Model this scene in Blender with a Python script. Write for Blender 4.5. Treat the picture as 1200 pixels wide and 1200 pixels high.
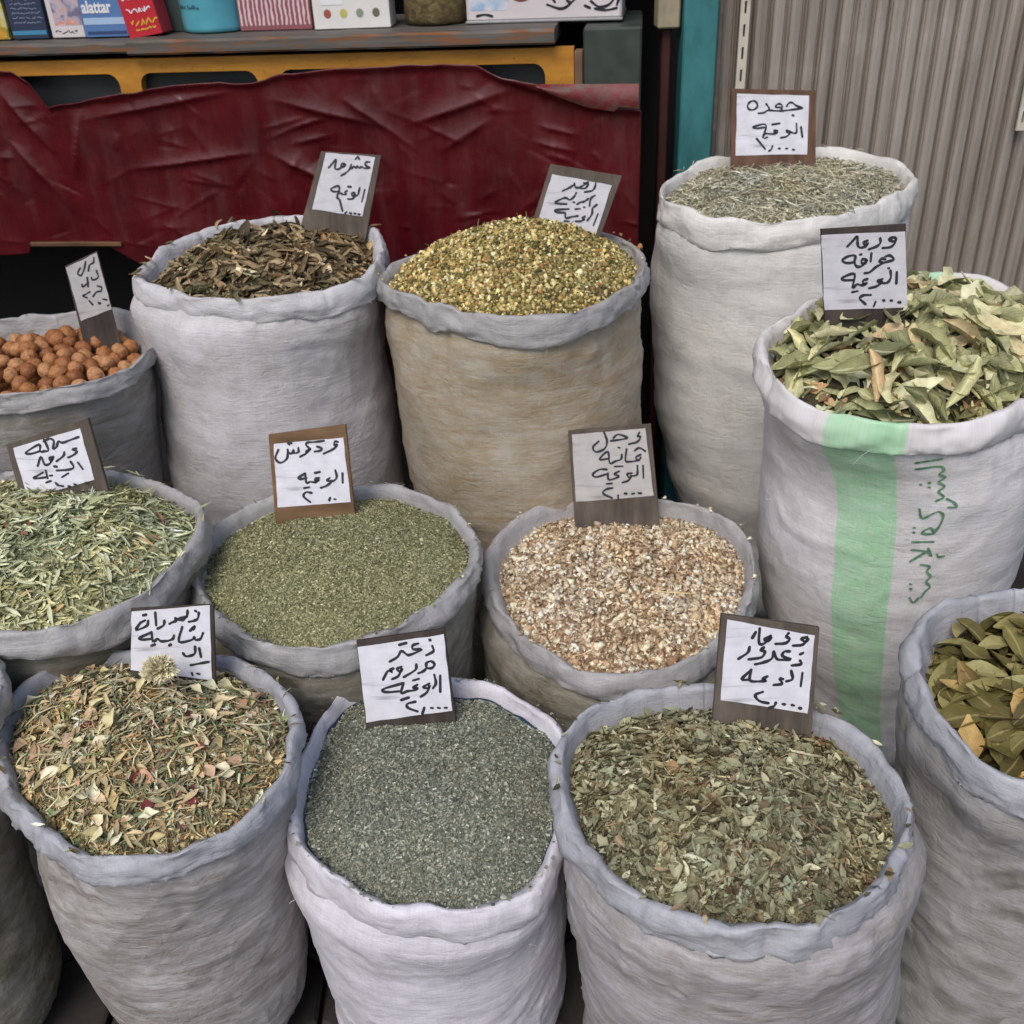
import bpy, math, random, json
import numpy as np
from mathutils import Vector, Matrix
from mathutils.bvhtree import BVHTree
from mathutils.geometry import tessellate_polygon

for o in list(bpy.data.objects):
    bpy.data.objects.remove(o, do_unlink=True)
scene = bpy.context.scene
COL = scene.collection

# ------------------------------------------------------------------ camera, sky, sun, exposure
cam_data = bpy.data.cameras.new('camera')
cam = bpy.data.objects.new('camera', cam_data)
COL.objects.link(cam)
PITCH, ROLL = math.radians(31.0), math.radians(2.5)
fw = Vector((0, math.cos(PITCH), -math.sin(PITCH)))
rt0 = Vector((1, 0, 0))
up0 = rt0.cross(fw)
rt = rt0 * math.cos(ROLL) - up0 * math.sin(ROLL)
up = rt0 * math.sin(ROLL) + up0 * math.cos(ROLL)
m = Matrix((rt, up, -fw)).transposed().to_4x4()
m.translation = Vector((0, 0, 1.6))
cam.matrix_world = m
cam_data.sensor_width = 36.0
cam_data.lens = 36.0
cam_data.clip_start = 0.05
cam_data.clip_end = 500.0
scene.camera = cam
cam_data.dof.use_dof = True
cam_data.dof.focus_distance = 1.65
cam_data.dof.aperture_fstop = 7.0

SUN_EL, SUN_AZ = math.radians(52), math.radians(-158)     # azimuth measured from +Y towards +X: behind the camera, a little to its left
world = bpy.data.worlds.new('World')
scene.world = world
world.use_nodes = True
wn = world.node_tree.nodes
sky = wn.new('ShaderNodeTexSky')
sky.sky_type = 'NISHITA'
sky.sun_disc = False
sky.sun_elevation = SUN_EL
sky.sun_rotation = SUN_AZ
sky.air_density = 1.0
sky.dust_density = 3.0
sky.ozone_density = 1.0
wn['Background'].inputs['Strength'].default_value = 0.11
world.node_tree.links.new(sky.outputs['Color'], wn['Background'].inputs['Color'])

sun_data = bpy.data.lights.new('sun', 'SUN')
sun_data.energy = 1.1
sun_data.angle = math.radians(28)
sun_data.color = (1.0, 0.95, 0.88)
sun = bpy.data.objects.new('sun', sun_data)
COL.objects.link(sun)
sd = Vector((math.sin(SUN_AZ) * math.cos(SUN_EL), math.cos(SUN_AZ) * math.cos(SUN_EL), math.sin(SUN_EL)))
sun.rotation_euler = (-sd).to_track_quat('-Z', 'Y').to_euler()
sun.location = (-3, -6, 8)

vs = scene.view_settings
vs.view_transform = 'Standard'
vs.look = 'None'
vs.gamma = 1.0
vs.use_curve_mapping = False
vs.exposure = 0.40

FLOOR = -0.22      # ground level; the camera is 1.82 m above it

# ------------------------------------------------------------------ helpers
def lin(r, g, b):
    f = lambda c: (c / 255 / 12.92) if c / 255 <= 0.04045 else ((c / 255 + 0.055) / 1.055) ** 2.4
    return (f(r), f(g), f(b), 1.0)

def mesh_obj(name, verts, faces, mat=None, parent=None, smooth=False, uv=None, kind=None):
    me = bpy.data.meshes.new(name)
    me.from_pydata([tuple(v) for v in verts], [], [tuple(f) for f in faces])
    if smooth:
        me.polygons.foreach_set('use_smooth', [True] * len(me.polygons))
    if mat:
        me.materials.append(mat)
    if uv is not None:
        lay = me.uv_layers.new(name='UVMap')
        li = np.empty(len(me.loops), dtype=np.int32)
        me.loops.foreach_get('vertex_index', li)
        lay.data.foreach_set('uv', np.asarray(uv, dtype=np.float32)[li].ravel())
    me.update()
    o = bpy.data.objects.new(name, me)
    COL.objects.link(o)
    if parent:
        o.parent = parent
    if kind:
        o['kind'] = kind
    return o

def empty(name, loc, label, cat, group=None, rot=None):
    o = bpy.data.objects.new(name, None)
    COL.objects.link(o)
    o.location = loc
    if rot is not None:
        o.rotation_euler = rot
    o.empty_display_size = 0.05
    tag(o, label, cat, group)
    return o

def tag(o, label, cat, group=None):
    o['label'] = label
    o['category'] = cat
    if group:
        o['group'] = group
    return o

def box_vf(x0, x1, y0, y1, z0, z1, b=0.0):
    """a box; with b > 0 its edges are chamfered"""
    if b <= 0:
        v = [(x, y, z) for x in (x0, x1) for y in (y0, y1) for z in (z0, z1)]
        f = [(0, 1, 3, 2), (4, 6, 7, 5), (0, 4, 5, 1), (2, 3, 7, 6), (0, 2, 6, 4), (1, 5, 7, 3)]
        return v, f
    v, f = [], []
    idx = {}
    for ix, x in enumerate((x0, x1)):
        for iy, y in enumerate((y0, y1)):
            for iz, z in enumerate((z0, z1)):
                sx, sy, sz = (1 if ix == 0 else -1), (1 if iy == 0 else -1), (1 if iz == 0 else -1)
                for ax in range(3):
                    p = [x, y, z]
                    for q, s in ((0, sx), (1, sy), (2, sz)):
                        if q != ax:
                            p[q] += s * b
                    idx[(ix, iy, iz, ax)] = len(v)
                    v.append(tuple(p))
    I = lambda a, b_, c, ax: idx[(a, b_, c, ax)]
    for k in (0, 1):
        f.append([I(k, 0, 0, 0), I(k, 1, 0, 0), I(k, 1, 1, 0), I(k, 0, 1, 0)])
        f.append([I(0, k, 0, 1), I(1, k, 0, 1), I(1, k, 1, 1), I(0, k, 1, 1)])
        f.append([I(0, 0, k, 2), I(1, 0, k, 2), I(1, 1, k, 2), I(0, 1, k, 2)])
    for a in (0, 1):
        for c in (0, 1):
            f.append([I(0, a, c, 1), I(1, a, c, 1), I(1, a, c, 2), I(0, a, c, 2)])
            f.append([I(a, 0, c, 0), I(a, 1, c, 0), I(a, 1, c, 2), I(a, 0, c, 2)])
            f.append([I(a, c, 0, 0), I(a, c, 1, 0), I(a, c, 1, 1), I(a, c, 0, 1)])
    for a in (0, 1):
        for c in (0, 1):
            for d in (0, 1):
                f.append([I(a, c, d, 0), I(a, c, d, 1), I(a, c, d, 2)])
    cx, cy, cz = (x0 + x1) / 2, (y0 + y1) / 2, (z0 + z1) / 2
    out = []
    for q in f:      # wind every face outwards
        P = [Vector(v[i]) for i in q]
        n = (P[1] - P[0]).cross(P[2] - P[0])
        ctr = sum(P, Vector()) / len(P) - Vector((cx, cy, cz))
        out.append(tuple(q) if n.dot(ctr) > 0 else tuple(reversed(q)))
    return v, out

def join(*parts):
    V, Fc = [], []
    for v, f in parts:
        b = len(V)
        V += list(v)
        Fc += [tuple(i + b for i in q) for q in f]
    return V, Fc

_tab = {}
def vn(x, y, seed, px=None):
    """value noise in [-1, 1]; x repeats every px"""
    if seed not in _tab:
        _tab[seed] = np.random.RandomState(seed).rand(256, 256) * 2 - 1
    T = _tab[seed]
    x = np.asarray(x, float); y = np.asarray(y, float)
    xi = np.floor(x).astype(int); yi = np.floor(y).astype(int)
    fx = x - xi; fy = y - yi
    fx = fx * fx * fx * (fx * (fx * 6 - 15) + 10); fy = fy * fy * fy * (fy * (fy * 6 - 15) + 10)
    q = px or 256
    a = xi % q; b = (xi + 1) % q; c = yi % 256; d = (yi + 1) % 256
    return (T[a, c] * (1 - fx) + T[b, c] * fx) * (1 - fy) + (T[a, d] * (1 - fx) + T[b, d] * fx) * fy

def fbm(x, y, seed, px=None, oct=3):
    s, a, t = 0, 1.0, 0
    for k in range(oct):
        s = s + a * vn(x * 2 ** k, y * 2 ** k, seed + k, px * 2 ** k if px else None)
        t += a
        a *= 0.5
    return s / t

def sstep(a, b, x):
    t = np.clip((x - a) / (b - a), 0, 1)
    return t * t * (3 - 2 * t)

# ------------------------------------------------------------------ materials
class NT:
    def __init__(self, name):
        self.mat = bpy.data.materials.new(name)
        self.mat.use_nodes = True
        self.t = self.mat.node_tree
        self.n = self.t.nodes
        self.b = self.n['Principled BSDF']
    def add(self, typ, **kw):
        nd = self.n.new(typ)
        for k, v in kw.items():
            if k in nd.inputs:
                nd.inputs[k].default_value = v
            else:
                setattr(nd, k, v)
        return nd
    def link(self, a, b):
        self.t.links.new(a, b)
    def coord(self, out='Object', scale=(1, 1, 1), rot=(0, 0, 0)):
        tc = self.n.new('ShaderNodeTexCoord')
        mp = self.n.new('ShaderNodeMapping')
        mp.inputs['Scale'].default_value = scale
        mp.inputs['Rotation'].default_value = rot
        self.link(tc.outputs[out], mp.inputs['Vector'])
        return mp.outputs['Vector']
    def noise(self, vec, scale=1.0, detail=4.0, rough=0.55, dist=0.0):
        nd = self.n.new('ShaderNodeTexNoise')
        nd.inputs['Scale'].default_value = scale
        nd.inputs['Detail'].default_value = detail
        nd.inputs['Roughness'].default_value = rough
        nd.inputs['Distortion'].default_value = dist
        self.link(vec, nd.inputs['Vector'])
        return nd.outputs['Fac']
    def ramp(self, fac, stops, interp='LINEAR'):
        nd = self.n.new('ShaderNodeValToRGB')
        cr = nd.color_ramp
        cr.interpolation = interp
        while len(cr.elements) < len(stops):
            cr.elements.new(0.5)
        for e, (p, c) in zip(cr.elements, stops):
            e.position = p
            e.color = c if len(c) == 4 else (*c, 1)
        self.link(fac, nd.inputs['Fac'])
        return nd.outputs['Color']
    def mix(self, fac, a, b, mode='MIX'):
        nd = self.n.new('ShaderNodeMix')
        nd.data_type = 'RGBA'
        nd.blend_type = mode
        for sock, v in ((nd.inputs[0], fac), (nd.inputs[6], a), (nd.inputs[7], b)):
            if isinstance(v, (int, float, tuple, list)):
                sock.default_value = v
            else:
                self.link(v, sock)
        return nd.outputs[2]
    def math(self, op, a, b=None, clamp=False):
        nd = self.n.new('ShaderNodeMath')
        nd.operation = op
        nd.use_clamp = clamp
        for i, v in enumerate((a, b)):
            if v is None:
                continue
            if isinstance(v, (int, float)):
                nd.inputs[i].default_value = v
            else:
                self.link(v, nd.inputs[i])
        return nd.outputs[0]
    def bump(self, h, strength=0.5, dist=0.002, prev=None):
        nd = self.n.new('ShaderNodeBump')
        nd.inputs['Strength'].default_value = strength
        nd.inputs['Distance'].default_value = dist
        self.link(h, nd.inputs['Height'])
        if prev is not None:
            self.link(prev, nd.inputs['Normal'])
        return nd.outputs['Normal']
    def out(self, color=None, rough=0.6, normal=None, spec=0.4, **kw):
        b = self.b
        if color is not None:
            if isinstance(color, tuple):
                b.inputs['Base Color'].default_value = color
            else:
                self.link(color, b.inputs['Base Color'])
        if isinstance(rough, (int, float)):
            b.inputs['Roughness'].default_value = rough
        else:
            self.link(rough, b.inputs['Roughness'])
        b.inputs['Specular IOR Level'].default_value = spec
        if normal is not None:
            self.link(normal, b.inputs['Normal'])
        for k, v in kw.items():
            b.inputs[k.replace('_', ' ')].default_value = v
        return self.mat

G1 = lambda v: (v, v, v, 1)

def plain(name, c, rough=0.6, var=0.18, scale=12, bump=0.15, spec=0.4, **kw):
    t = NT(name)
    v = t.coord()
    n = t.noise(v, scale, 5)
    f = t.ramp(n, [(0.3, G1(1 - var)), (0.7, G1(1 + var * 0.6))])
    col = t.mix(1.0, c, f, 'MULTIPLY')
    nb = t.bump(t.noise(v, scale * 9, 4), bump, 0.001)
    return t.out(col, rough, nb, spec, **kw)

def wood(name, c1, c2, rough=0.7, scale=(3, 60, 60), bump=0.4):
    t = NT(name)
    v = t.coord('Object', scale)
    n = t.noise(v, 1.0, 6, 0.65, 0.6)
    big = t.noise(t.coord(), 9, 3)
    col = t.ramp(n, [(0.25, c1), (0.75, c2)])
    col = t.mix(1.0, col, t.ramp(big, [(0.3, G1(0.65)), (0.7, G1(1.15))]), 'MULTIPLY')
    return t.out(col, rough, t.bump(n, bump, 0.001), 0.3)

def fabric(name, base, dirt, content=None, amount=0.0, cscale=(9, 38), crot=0.0, stripe=None, wr=1.0, patch=None):
    """woven plastic sacking: u = metres round the sack, v = metres up it"""
    t = NT(name)
    uv = t.coord('UV')
    mott = t.noise(uv, 7, 5, 0.6)
    col = t.mix(t.ramp(mott, [(0.35, G1(0)), (0.75, G1(1))]), base, dirt)
    dust = t.noise(t.coord('UV', (16, 22, 1), (0, 0, 0.3)), 1, 6, 0.7, 0.6)
    spot = t.noise(t.coord('UV', (34, 40, 1)), 1, 3, 0.7, 0.4)
    col = t.mix(t.ramp(spot, [(0.71, G1(0)), (0.78, G1(0.45))]), col, lin(96, 90, 84))
    col = t.mix(1.0, col, t.ramp(dust, [(0.28, G1(0.84)), (0.5, G1(1.0)), (0.75, G1(1.07))]), 'MULTIPLY')
    if content:
        uc = t.coord('UV', (cscale[0], cscale[1], 1), (0, 0, crot))
        n = t.noise(uc, 1.0, 5, 0.7, 0.9)
        n2 = t.noise(t.coord('UV'), 5, 3)
        m1 = t.ramp(n, [(0.38, G1(0)), (0.66, G1(1))])
        m2 = t.ramp(n2, [(0.25, G1(0.35)), (0.65, G1(1))])
        f = t.math('MULTIPLY', t.math('MULTIPLY', m1, m2), amount)
        col = t.mix(f, col, content)
    if patch:      # leaves lying against the thin cloth from inside
        vo = t.n.new('ShaderNodeTexVoronoi')
        vo.inputs['Scale'].default_value = 1.0
        vo.inputs['Randomness'].default_value = 1.0
        mp = t.coord('UV', (13, 21, 1), (0, 0, 0.5))
        wob = t.n.new('ShaderNodeVectorMath')
        wob.operation = 'ADD'
        nz = t.n.new('ShaderNodeTexNoise')
        nz.inputs['Scale'].default_value = 9
        t.link(t.coord('UV'), nz.inputs['Vector'])
        t.link(mp, wob.inputs[0])
        t.link(nz.outputs['Color'], wob.inputs[1])
        t.link(wob.outputs[0], vo.inputs['Vector'])
        sp = t.n.new('ShaderNodeSeparateColor')
        t.link(vo.outputs['Color'], sp.inputs[0])
        pm = t.ramp(sp.outputs[0], [(0.35, G1(0)), (0.55, G1(1))])
        edge = t.ramp(vo.outputs['Distance'], [(0.28, G1(1)), (0.6, G1(0))])
        n3 = t.noise(t.coord('UV'), 6, 3)
        f = t.math('MULTIPLY', t.math('MULTIPLY', pm, edge), t.math('MULTIPLY', t.ramp(n3, [(0.35, G1(0.2)), (0.65, G1(1))]), 0.7))
        col = t.mix(f, col, patch)
    if stripe:
        green, edges, slope = stripe
        sx = t.n.new('ShaderNodeSeparateXYZ')
        t.link(t.coord('UV'), sx.inputs[0])
        u = t.math('SUBTRACT', sx.outputs[0], t.math('MULTIPLY', sx.outputs[1], slope))
        tot = None
        for c, hw in edges:
            d = t.math('ABSOLUTE', t.math('SUBTRACT', u, c))
            mk = t.math('SUBTRACT', 1.0, t.math('DIVIDE', t.math('SUBTRACT', d, hw), 0.004, True), True)
            tot = mk if tot is None else t.math('MAXIMUM', tot, mk)
        fine = t.noise(t.coord('UV', (260, 18, 1)), 1, 2)
        tot = t.math('MULTIPLY', tot, t.math('MULTIPLY', t.ramp(fine, [(0.3, G1(0.62)), (0.7, G1(0.92))]), t.ramp(t.noise(t.coord('UV', (20, 30, 1)), 1, 5, 0.7), [(0.3, G1(0.72)), (0.6, G1(1.0))])))
        col = t.mix(tot, col, green)
    # woven tapes: slight change of tone from tape to tape
    tape = t.noise(t.coord('UV', (420, 9, 1)), 1, 1)
    tape2 = t.noise(t.coord('UV', (7, 420, 1)), 1, 1)
    col = t.mix(1.0, col, t.ramp(tape, [(0.3, G1(0.95)), (0.7, G1(1.035))]), 'MULTIPLY')
    col = t.mix(1.0, col, t.ramp(tape2, [(0.3, G1(0.95)), (0.7, G1(1.035))]), 'MULTIPLY')
    w1 = t.ramp(t.noise(t.coord('UV', (13, 125, 1)), 1, 4, 0.6, 0.9), [(0.40, G1(0)), (0.72, G1(1))])
    w1 = t.math('MULTIPLY', w1, t.ramp(t.noise(t.coord('UV', (6, 9, 1), (0, 0, 0.4)), 1, 3), [(0.38, G1(0.12)), (0.68, G1(1))]))
    w2 = t.noise(t.coord('UV', (40, 46, 1), (0, 0, 0.5)), 1, 3, 0.6, 0.8)
    nb = t.bump(w1, 0.22 * wr, 0.005)
    nb = t.bump(w2, 0.42 * wr, 0.004, nb)
    w3 = t.noise(t.coord('UV', (75, 95, 1), (0, 0, -0.7)), 1, 4, 0.65, 1.2)
    nb = t.bump(w3, 0.30 * wr, 0.003, nb)
    # sharp crinkles of stiff plastic cloth: thin lines where two noises cross their middle value
    patchy = t.ramp(t.noise(t.coord('UV', (7, 7, 1)), 1, 2), [(0.42, G1(0)), (0.66, G1(1))])
    for sc, rt_ in (((9, 19, 1), 0.35), ((15, 16, 1), -0.7)):
        cr = t.noise(t.coord('UV', sc, (0, 0, rt_)), 1, 2, 0.5, 0.6)
        ln = t.math('ABSOLUTE', t.math('SUBTRACT', cr, 0.5))
        nb = t.bump(t.math('MULTIPLY', patchy, t.ramp(ln, [(0.0, G1(1)), (0.02, G1(0.3)), (0.07, G1(0))])), 0.20 * wr, 0.004, nb)
    nb = t.bump(tape2, 0.12, 0.001, nb)
    return t.out(col, 0.46, nb, 0.4)

def tinted(name, rough=0.85, spec=0.2):
    """loose dried pieces joined in one mesh: each piece keeps its own colour"""
    t = NT(name)
    a = t.n.new('ShaderNodeAttribute')
    a.attribute_name = 'tint'
    n = t.noise(t.coord(), 260, 3)
    col = t.mix(1.0, a.outputs['Color'], t.ramp(n, [(0.3, G1(0.75)), (0.7, G1(1.2))]), 'MULTIPLY')
    return t.out(col, rough, t.bump(n, 0.4, 0.001), spec)

HB = [1.4, 0.3]      # how much paler and greyer than its fresh colour the heap being built is
def hb(c):
    l = 0.3 * c[0] + 0.55 * c[1] + 0.15 * c[2]
    return tuple(min(0.85, (v * (1 - HB[1]) + l * HB[1]) * HB[0]) for v in c[:3]) + (1.0,)

def leafmat(name, stops, rough=0.7, vein=None, blotch=None):
    """one dried leaf: its own colour from the object's random number, mottled, with a paler midrib (UV v = across)"""
    t = NT(name)
    oi = t.n.new('ShaderNodeObjectInfo')
    stops = [(p, hb(c)) for p, c in stops]
    vein = hb(vein) if vein else None
    blotch = hb(blotch) if blotch else None
    col = t.ramp(oi.outputs['Random'], stops)
    n = t.noise(t.coord('Object'), 45, 4)
    col = t.mix(1.0, col, t.ramp(n, [(0.3, G1(0.72)), (0.7, G1(1.2))]), 'MULTIPLY')
    if blotch:
        n2 = t.noise(t.coord('Object'), 22, 3)
        col = t.mix(t.ramp(n2, [(0.55, G1(0)), (0.72, G1(0.7))]), col, blotch)
    nrm = t.bump(n, 0.5, 0.002)
    if vein:
        sx = t.n.new('ShaderNodeSeparateXYZ')
        t.link(t.coord('UV'), sx.inputs[0])
        d = t.math('ABSOLUTE', t.math('SUBTRACT', sx.outputs[1], 0.5))
        mk = t.ramp(d, [(0.02, G1(0.42)), (0.07, G1(0))])
        col = t.mix(mk, col, vein)
        # side veins as slanting relief
        s = t.math('SINE', t.math('ADD', t.math('MULTIPLY', sx.outputs[0], 75.0), t.math('MULTIPLY', d, -60.0)))
        nrm = t.bump(s, 0.22, 0.0012, nrm)
    return t.out(col, rough, nrm, 0.3)

def ribbon(pts, w, z=0.0, smooth=True):
    """a pen stroke as a flat strip with rounded ends, in the x-y plane"""
    P = [np.array(p, float) for p in pts]
    if smooth and len(P) > 2:
        Q = []
        for i in range(len(P) - 1):
            p0 = P[i - 1] if i else 2 * P[0] - P[1]
            p3 = P[i + 2] if i + 2 < len(P) else 2 * P[-1] - P[-2]
            for t in (0, .25, .5, .75):
                a, b = P[i], P[i + 1]
                Q.append(.5 * ((2 * a) + (b - p0) * t + (2 * p0 - 5 * a + 4 * b - p3) * t * t + (3 * a - p0 - 3 * b + p3) * t ** 3))
        Q.append(P[-1])
        P = Q
    d = [P[min(i + 1, len(P) - 1)] - P[max(i - 1, 0)] for i in range(len(P))]
    d = [v / (np.linalg.norm(v) + 1e-9) for v in d]
    pts2 = []
    e0, e1 = P[0] - d[0] * w * .38, P[-1] + d[-1] * w * .38
    seq = [(e0, d[0], .45)] + [(p, v, 0.86 + .22 * math.sin(0.9 * i + 11 * P[0][0] / w) * math.sin(2.6 * i / len(P) + .6)) for i, (p, v) in enumerate(zip(P, d))] + [(e1, d[-1], .4)]
    V, F = [], []
    for p, v, k in seq:
        nrm = np.array([-v[1], v[0]]) * w * .5 * k
        V += [(*(p + nrm), z), (*(p - nrm), z)]
    for i in range(len(seq) - 1):
        F.append((2 * i, 2 * i + 1, 2 * i + 3, 2 * i + 2))
    return V, F

# ------------------------------------------------------------------ measurements (metres): sack mouths; price boards (mm) with their pen strokes (half mm)
RIMS = {'walnut': [[-0.791, 2.141, 0.768],[-0.835, 2.028, 0.768],[-0.905, 1.969, 0.768],[-0.968, 1.95, 0.768],[-1.038, 1.949, 0.768],[-1.158, 1.983, 0.768],[-1.31, 2.113, 0.768],[-1.405, 2.248, 0.768],[-1.408, 2.357, 0.768],[-1.327, 2.405, 0.768],[-1.223, 2.404, 0.768],[-1.108, 2.431, 0.768],[-1.029, 2.445, 0.768],[-0.936, 2.415, 0.768],[-0.849, 2.318, 0.768],[-0.803, 2.225, 0.768]],'brown': [[-0.814, 2.24, 0.911],[-0.798, 2.374, 0.918],[-0.758, 2.499, 0.924],[-0.68, 2.572, 0.928],[-0.59, 2.606, 0.93],[-0.504, 2.608, 0.93],[-0.404, 2.574, 0.928],[-0.323, 2.511, 0.925],[-0.284, 2.396, 0.919],[-0.281, 2.266, 0.912],[-0.316, 2.141, 0.906],[-0.393, 2.102, 0.904],[-0.499, 2.086, 0.903],[-0.609, 2.098, 0.903],[-0.711, 2.148, 0.906]],'cham': [[-0.272, 2.206, 0.892],[-0.256, 2.279, 0.893],[-0.211, 2.346, 0.894],[-0.135, 2.419, 0.896],[0.03, 2.483, 0.897],[0.155, 2.493, 0.897],[0.237, 2.48, 0.897],[0.3, 2.403, 0.895],[0.318, 2.273, 0.893],[0.303, 2.187, 0.892],[0.254, 2.084, 0.89],[0.173, 1.984, 0.888],[0.085, 1.943, 0.887],[-0.017, 1.959, 0.888],[-0.103, 2.008, 0.888],[-0.177, 2.077, 0.89],[-0.245, 2.148, 0.891]],'jada': [[0.39, 2.487, 0.986],[0.439, 2.601, 0.992],[0.507, 2.69, 0.997],[0.593, 2.74, 0.999],[0.715, 2.787, 1.002],[0.853, 2.798, 1.002],[0.939, 2.784, 1.002],[0.991, 2.668, 0.996],[1.005, 2.551, 0.989],[0.975, 2.449, 0.984],[0.919, 2.39, 0.981],[0.812, 2.298, 0.976],[0.701, 2.241, 0.973],[0.589, 2.245, 0.973],[0.5, 2.269, 0.975],[0.433, 2.32, 0.977],[0.393, 2.394, 0.981]],'guava': [[0.515, 1.923, 0.818],[0.55, 1.984, 0.825],[0.617, 2.042, 0.832],[0.699, 2.114, 0.841],[0.812, 2.182, 0.849],[0.914, 2.206, 0.852],[0.993, 2.216, 0.854],[1.054, 2.175, 0.849],[1.095, 2.095, 0.839],[1.124, 1.995, 0.826],[1.102, 1.87, 0.811],[1.022, 1.747, 0.796],[0.927, 1.674, 0.787],[0.82, 1.617, 0.78],[0.727, 1.608, 0.779],[0.64, 1.621, 0.78],[0.577, 1.665, 0.786],[0.53, 1.727, 0.794],[0.509, 1.822, 0.805]],'sage': [[-0.839, 1.909, 0.596],[-0.768, 1.881, 0.596],[-0.68, 1.815, 0.595],[-0.614, 1.753, 0.594],[-0.598, 1.665, 0.592],[-0.612, 1.58, 0.591],[-0.637, 1.502, 0.589],[-0.678, 1.438, 0.588],[-0.738, 1.397, 0.587],[-0.803, 1.379, 0.587],[-0.858, 1.376, 0.587],[-0.957, 1.406, 0.588],[-1.066, 1.483, 0.589],[-1.15, 1.594, 0.591],[-1.201, 1.714, 0.593],[-1.195, 1.825, 0.595],[-1.14, 1.899, 0.596],[-1.043, 1.927, 0.597],[-0.937, 1.932, 0.597]],'marj': [[-0.617, 1.652, 0.514],[-0.622, 1.725, 0.516],[-0.604, 1.8, 0.519],[-0.562, 1.851, 0.52],[-0.506, 1.89, 0.522],[-0.402, 1.926, 0.523],[-0.311, 1.944, 0.524],[-0.236, 1.92, 0.523],[-0.16, 1.862, 0.521],[-0.105, 1.792, 0.518],[-0.075, 1.719, 0.516],[-0.081, 1.641, 0.513],[-0.117, 1.562, 0.51],[-0.176, 1.485, 0.508],[-0.247, 1.428, 0.506],[-0.334, 1.404, 0.505],[-0.425, 1.419, 0.505],[-0.51, 1.472, 0.507],[-0.578, 1.556, 0.51]],'seed': [[-0.049, 1.758, 0.423],[-0.044, 1.815, 0.428],[-0.01, 1.887, 0.434],[0.057, 1.955, 0.44],[0.154, 1.977, 0.442],[0.269, 1.979, 0.442],[0.343, 1.963, 0.441],[0.43, 1.918, 0.437],[0.482, 1.852, 0.431],[0.49, 1.763, 0.423],[0.47, 1.668, 0.415],[0.431, 1.581, 0.407],[0.372, 1.514, 0.401],[0.299, 1.457, 0.396],[0.218, 1.427, 0.394],[0.141, 1.432, 0.394],[0.067, 1.476, 0.398],[0.006, 1.549, 0.404],[-0.036, 1.65, 0.413]],'zhou': [[-0.813, 1.411, 0.487],[-0.746, 1.434, 0.487],[-0.687, 1.437, 0.487],[-0.609, 1.429, 0.487],[-0.531, 1.412, 0.487],[-0.465, 1.381, 0.486],[-0.395, 1.311, 0.485],[-0.364, 1.249, 0.484],[-0.361, 1.191, 0.483],[-0.364, 1.129, 0.482],[-0.386, 1.072, 0.481],[-0.425, 1.024, 0.48],[-0.479, 0.995, 0.48],[-0.552, 0.98, 0.479],[-0.614, 0.989, 0.479],[-0.676, 1.03, 0.48],[-0.741, 1.089, 0.481],[-0.796, 1.163, 0.482],[-0.83, 1.22, 0.483],[-0.846, 1.289, 0.485],[-0.844, 1.355, 0.486]],'zaat': [[-0.37, 1.189, 0.375],[-0.372, 1.251, 0.379],[-0.354, 1.326, 0.384],[-0.327, 1.412, 0.39],[-0.276, 1.434, 0.392],[-0.199, 1.438, 0.392],[-0.106, 1.431, 0.391],[-0.044, 1.41, 0.39],[0.015, 1.364, 0.387],[0.064, 1.315, 0.383],[0.076, 1.272, 0.38],[0.072, 1.217, 0.376],[0.061, 1.149, 0.372],[0.043, 1.077, 0.367],[0.014, 1.011, 0.362],[-0.037, 0.981, 0.36],[-0.098, 0.969, 0.359],[-0.16, 0.971, 0.359],[-0.223, 0.99, 0.361],[-0.283, 1.031, 0.363],[-0.342, 1.089, 0.368],[-0.365, 1.138, 0.371]],'zarur': [[0.06, 1.16, 0.471],[0.077, 1.216, 0.471],[0.11, 1.253, 0.471],[0.183, 1.286, 0.471],[0.27, 1.299, 0.471],[0.326, 1.298, 0.471],[0.406, 1.275, 0.471],[0.477, 1.23, 0.471],[0.515, 1.178, 0.471],[0.54, 1.113, 0.471],[0.548, 1.044, 0.471],[0.532, 0.982, 0.471],[0.494, 0.925, 0.471],[0.445, 0.879, 0.471],[0.392, 0.849, 0.471],[0.323, 0.835, 0.471],[0.259, 0.84, 0.471],[0.197, 0.859, 0.471],[0.136, 0.901, 0.471],[0.091, 0.961, 0.471],[0.063, 1.039, 0.471],[0.055, 1.107, 0.471]],'bay': [[0.613, 1.222, 0.574],[0.634, 1.28, 0.577],[0.673, 1.331, 0.58],[0.739, 1.359, 0.581],[0.815, 1.372, 0.582],[0.9, 1.371, 0.582],[0.998, 1.341, 0.58],[1.051, 1.263, 0.576],[1.016, 1.158, 0.571],[0.946, 1.058, 0.565],[0.858, 0.985, 0.562],[0.77, 0.949, 0.56],[0.703, 0.95, 0.56],[0.658, 0.976, 0.561],[0.621, 1.026, 0.564],[0.606, 1.095, 0.567],[0.603, 1.166, 0.571]]}
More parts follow.
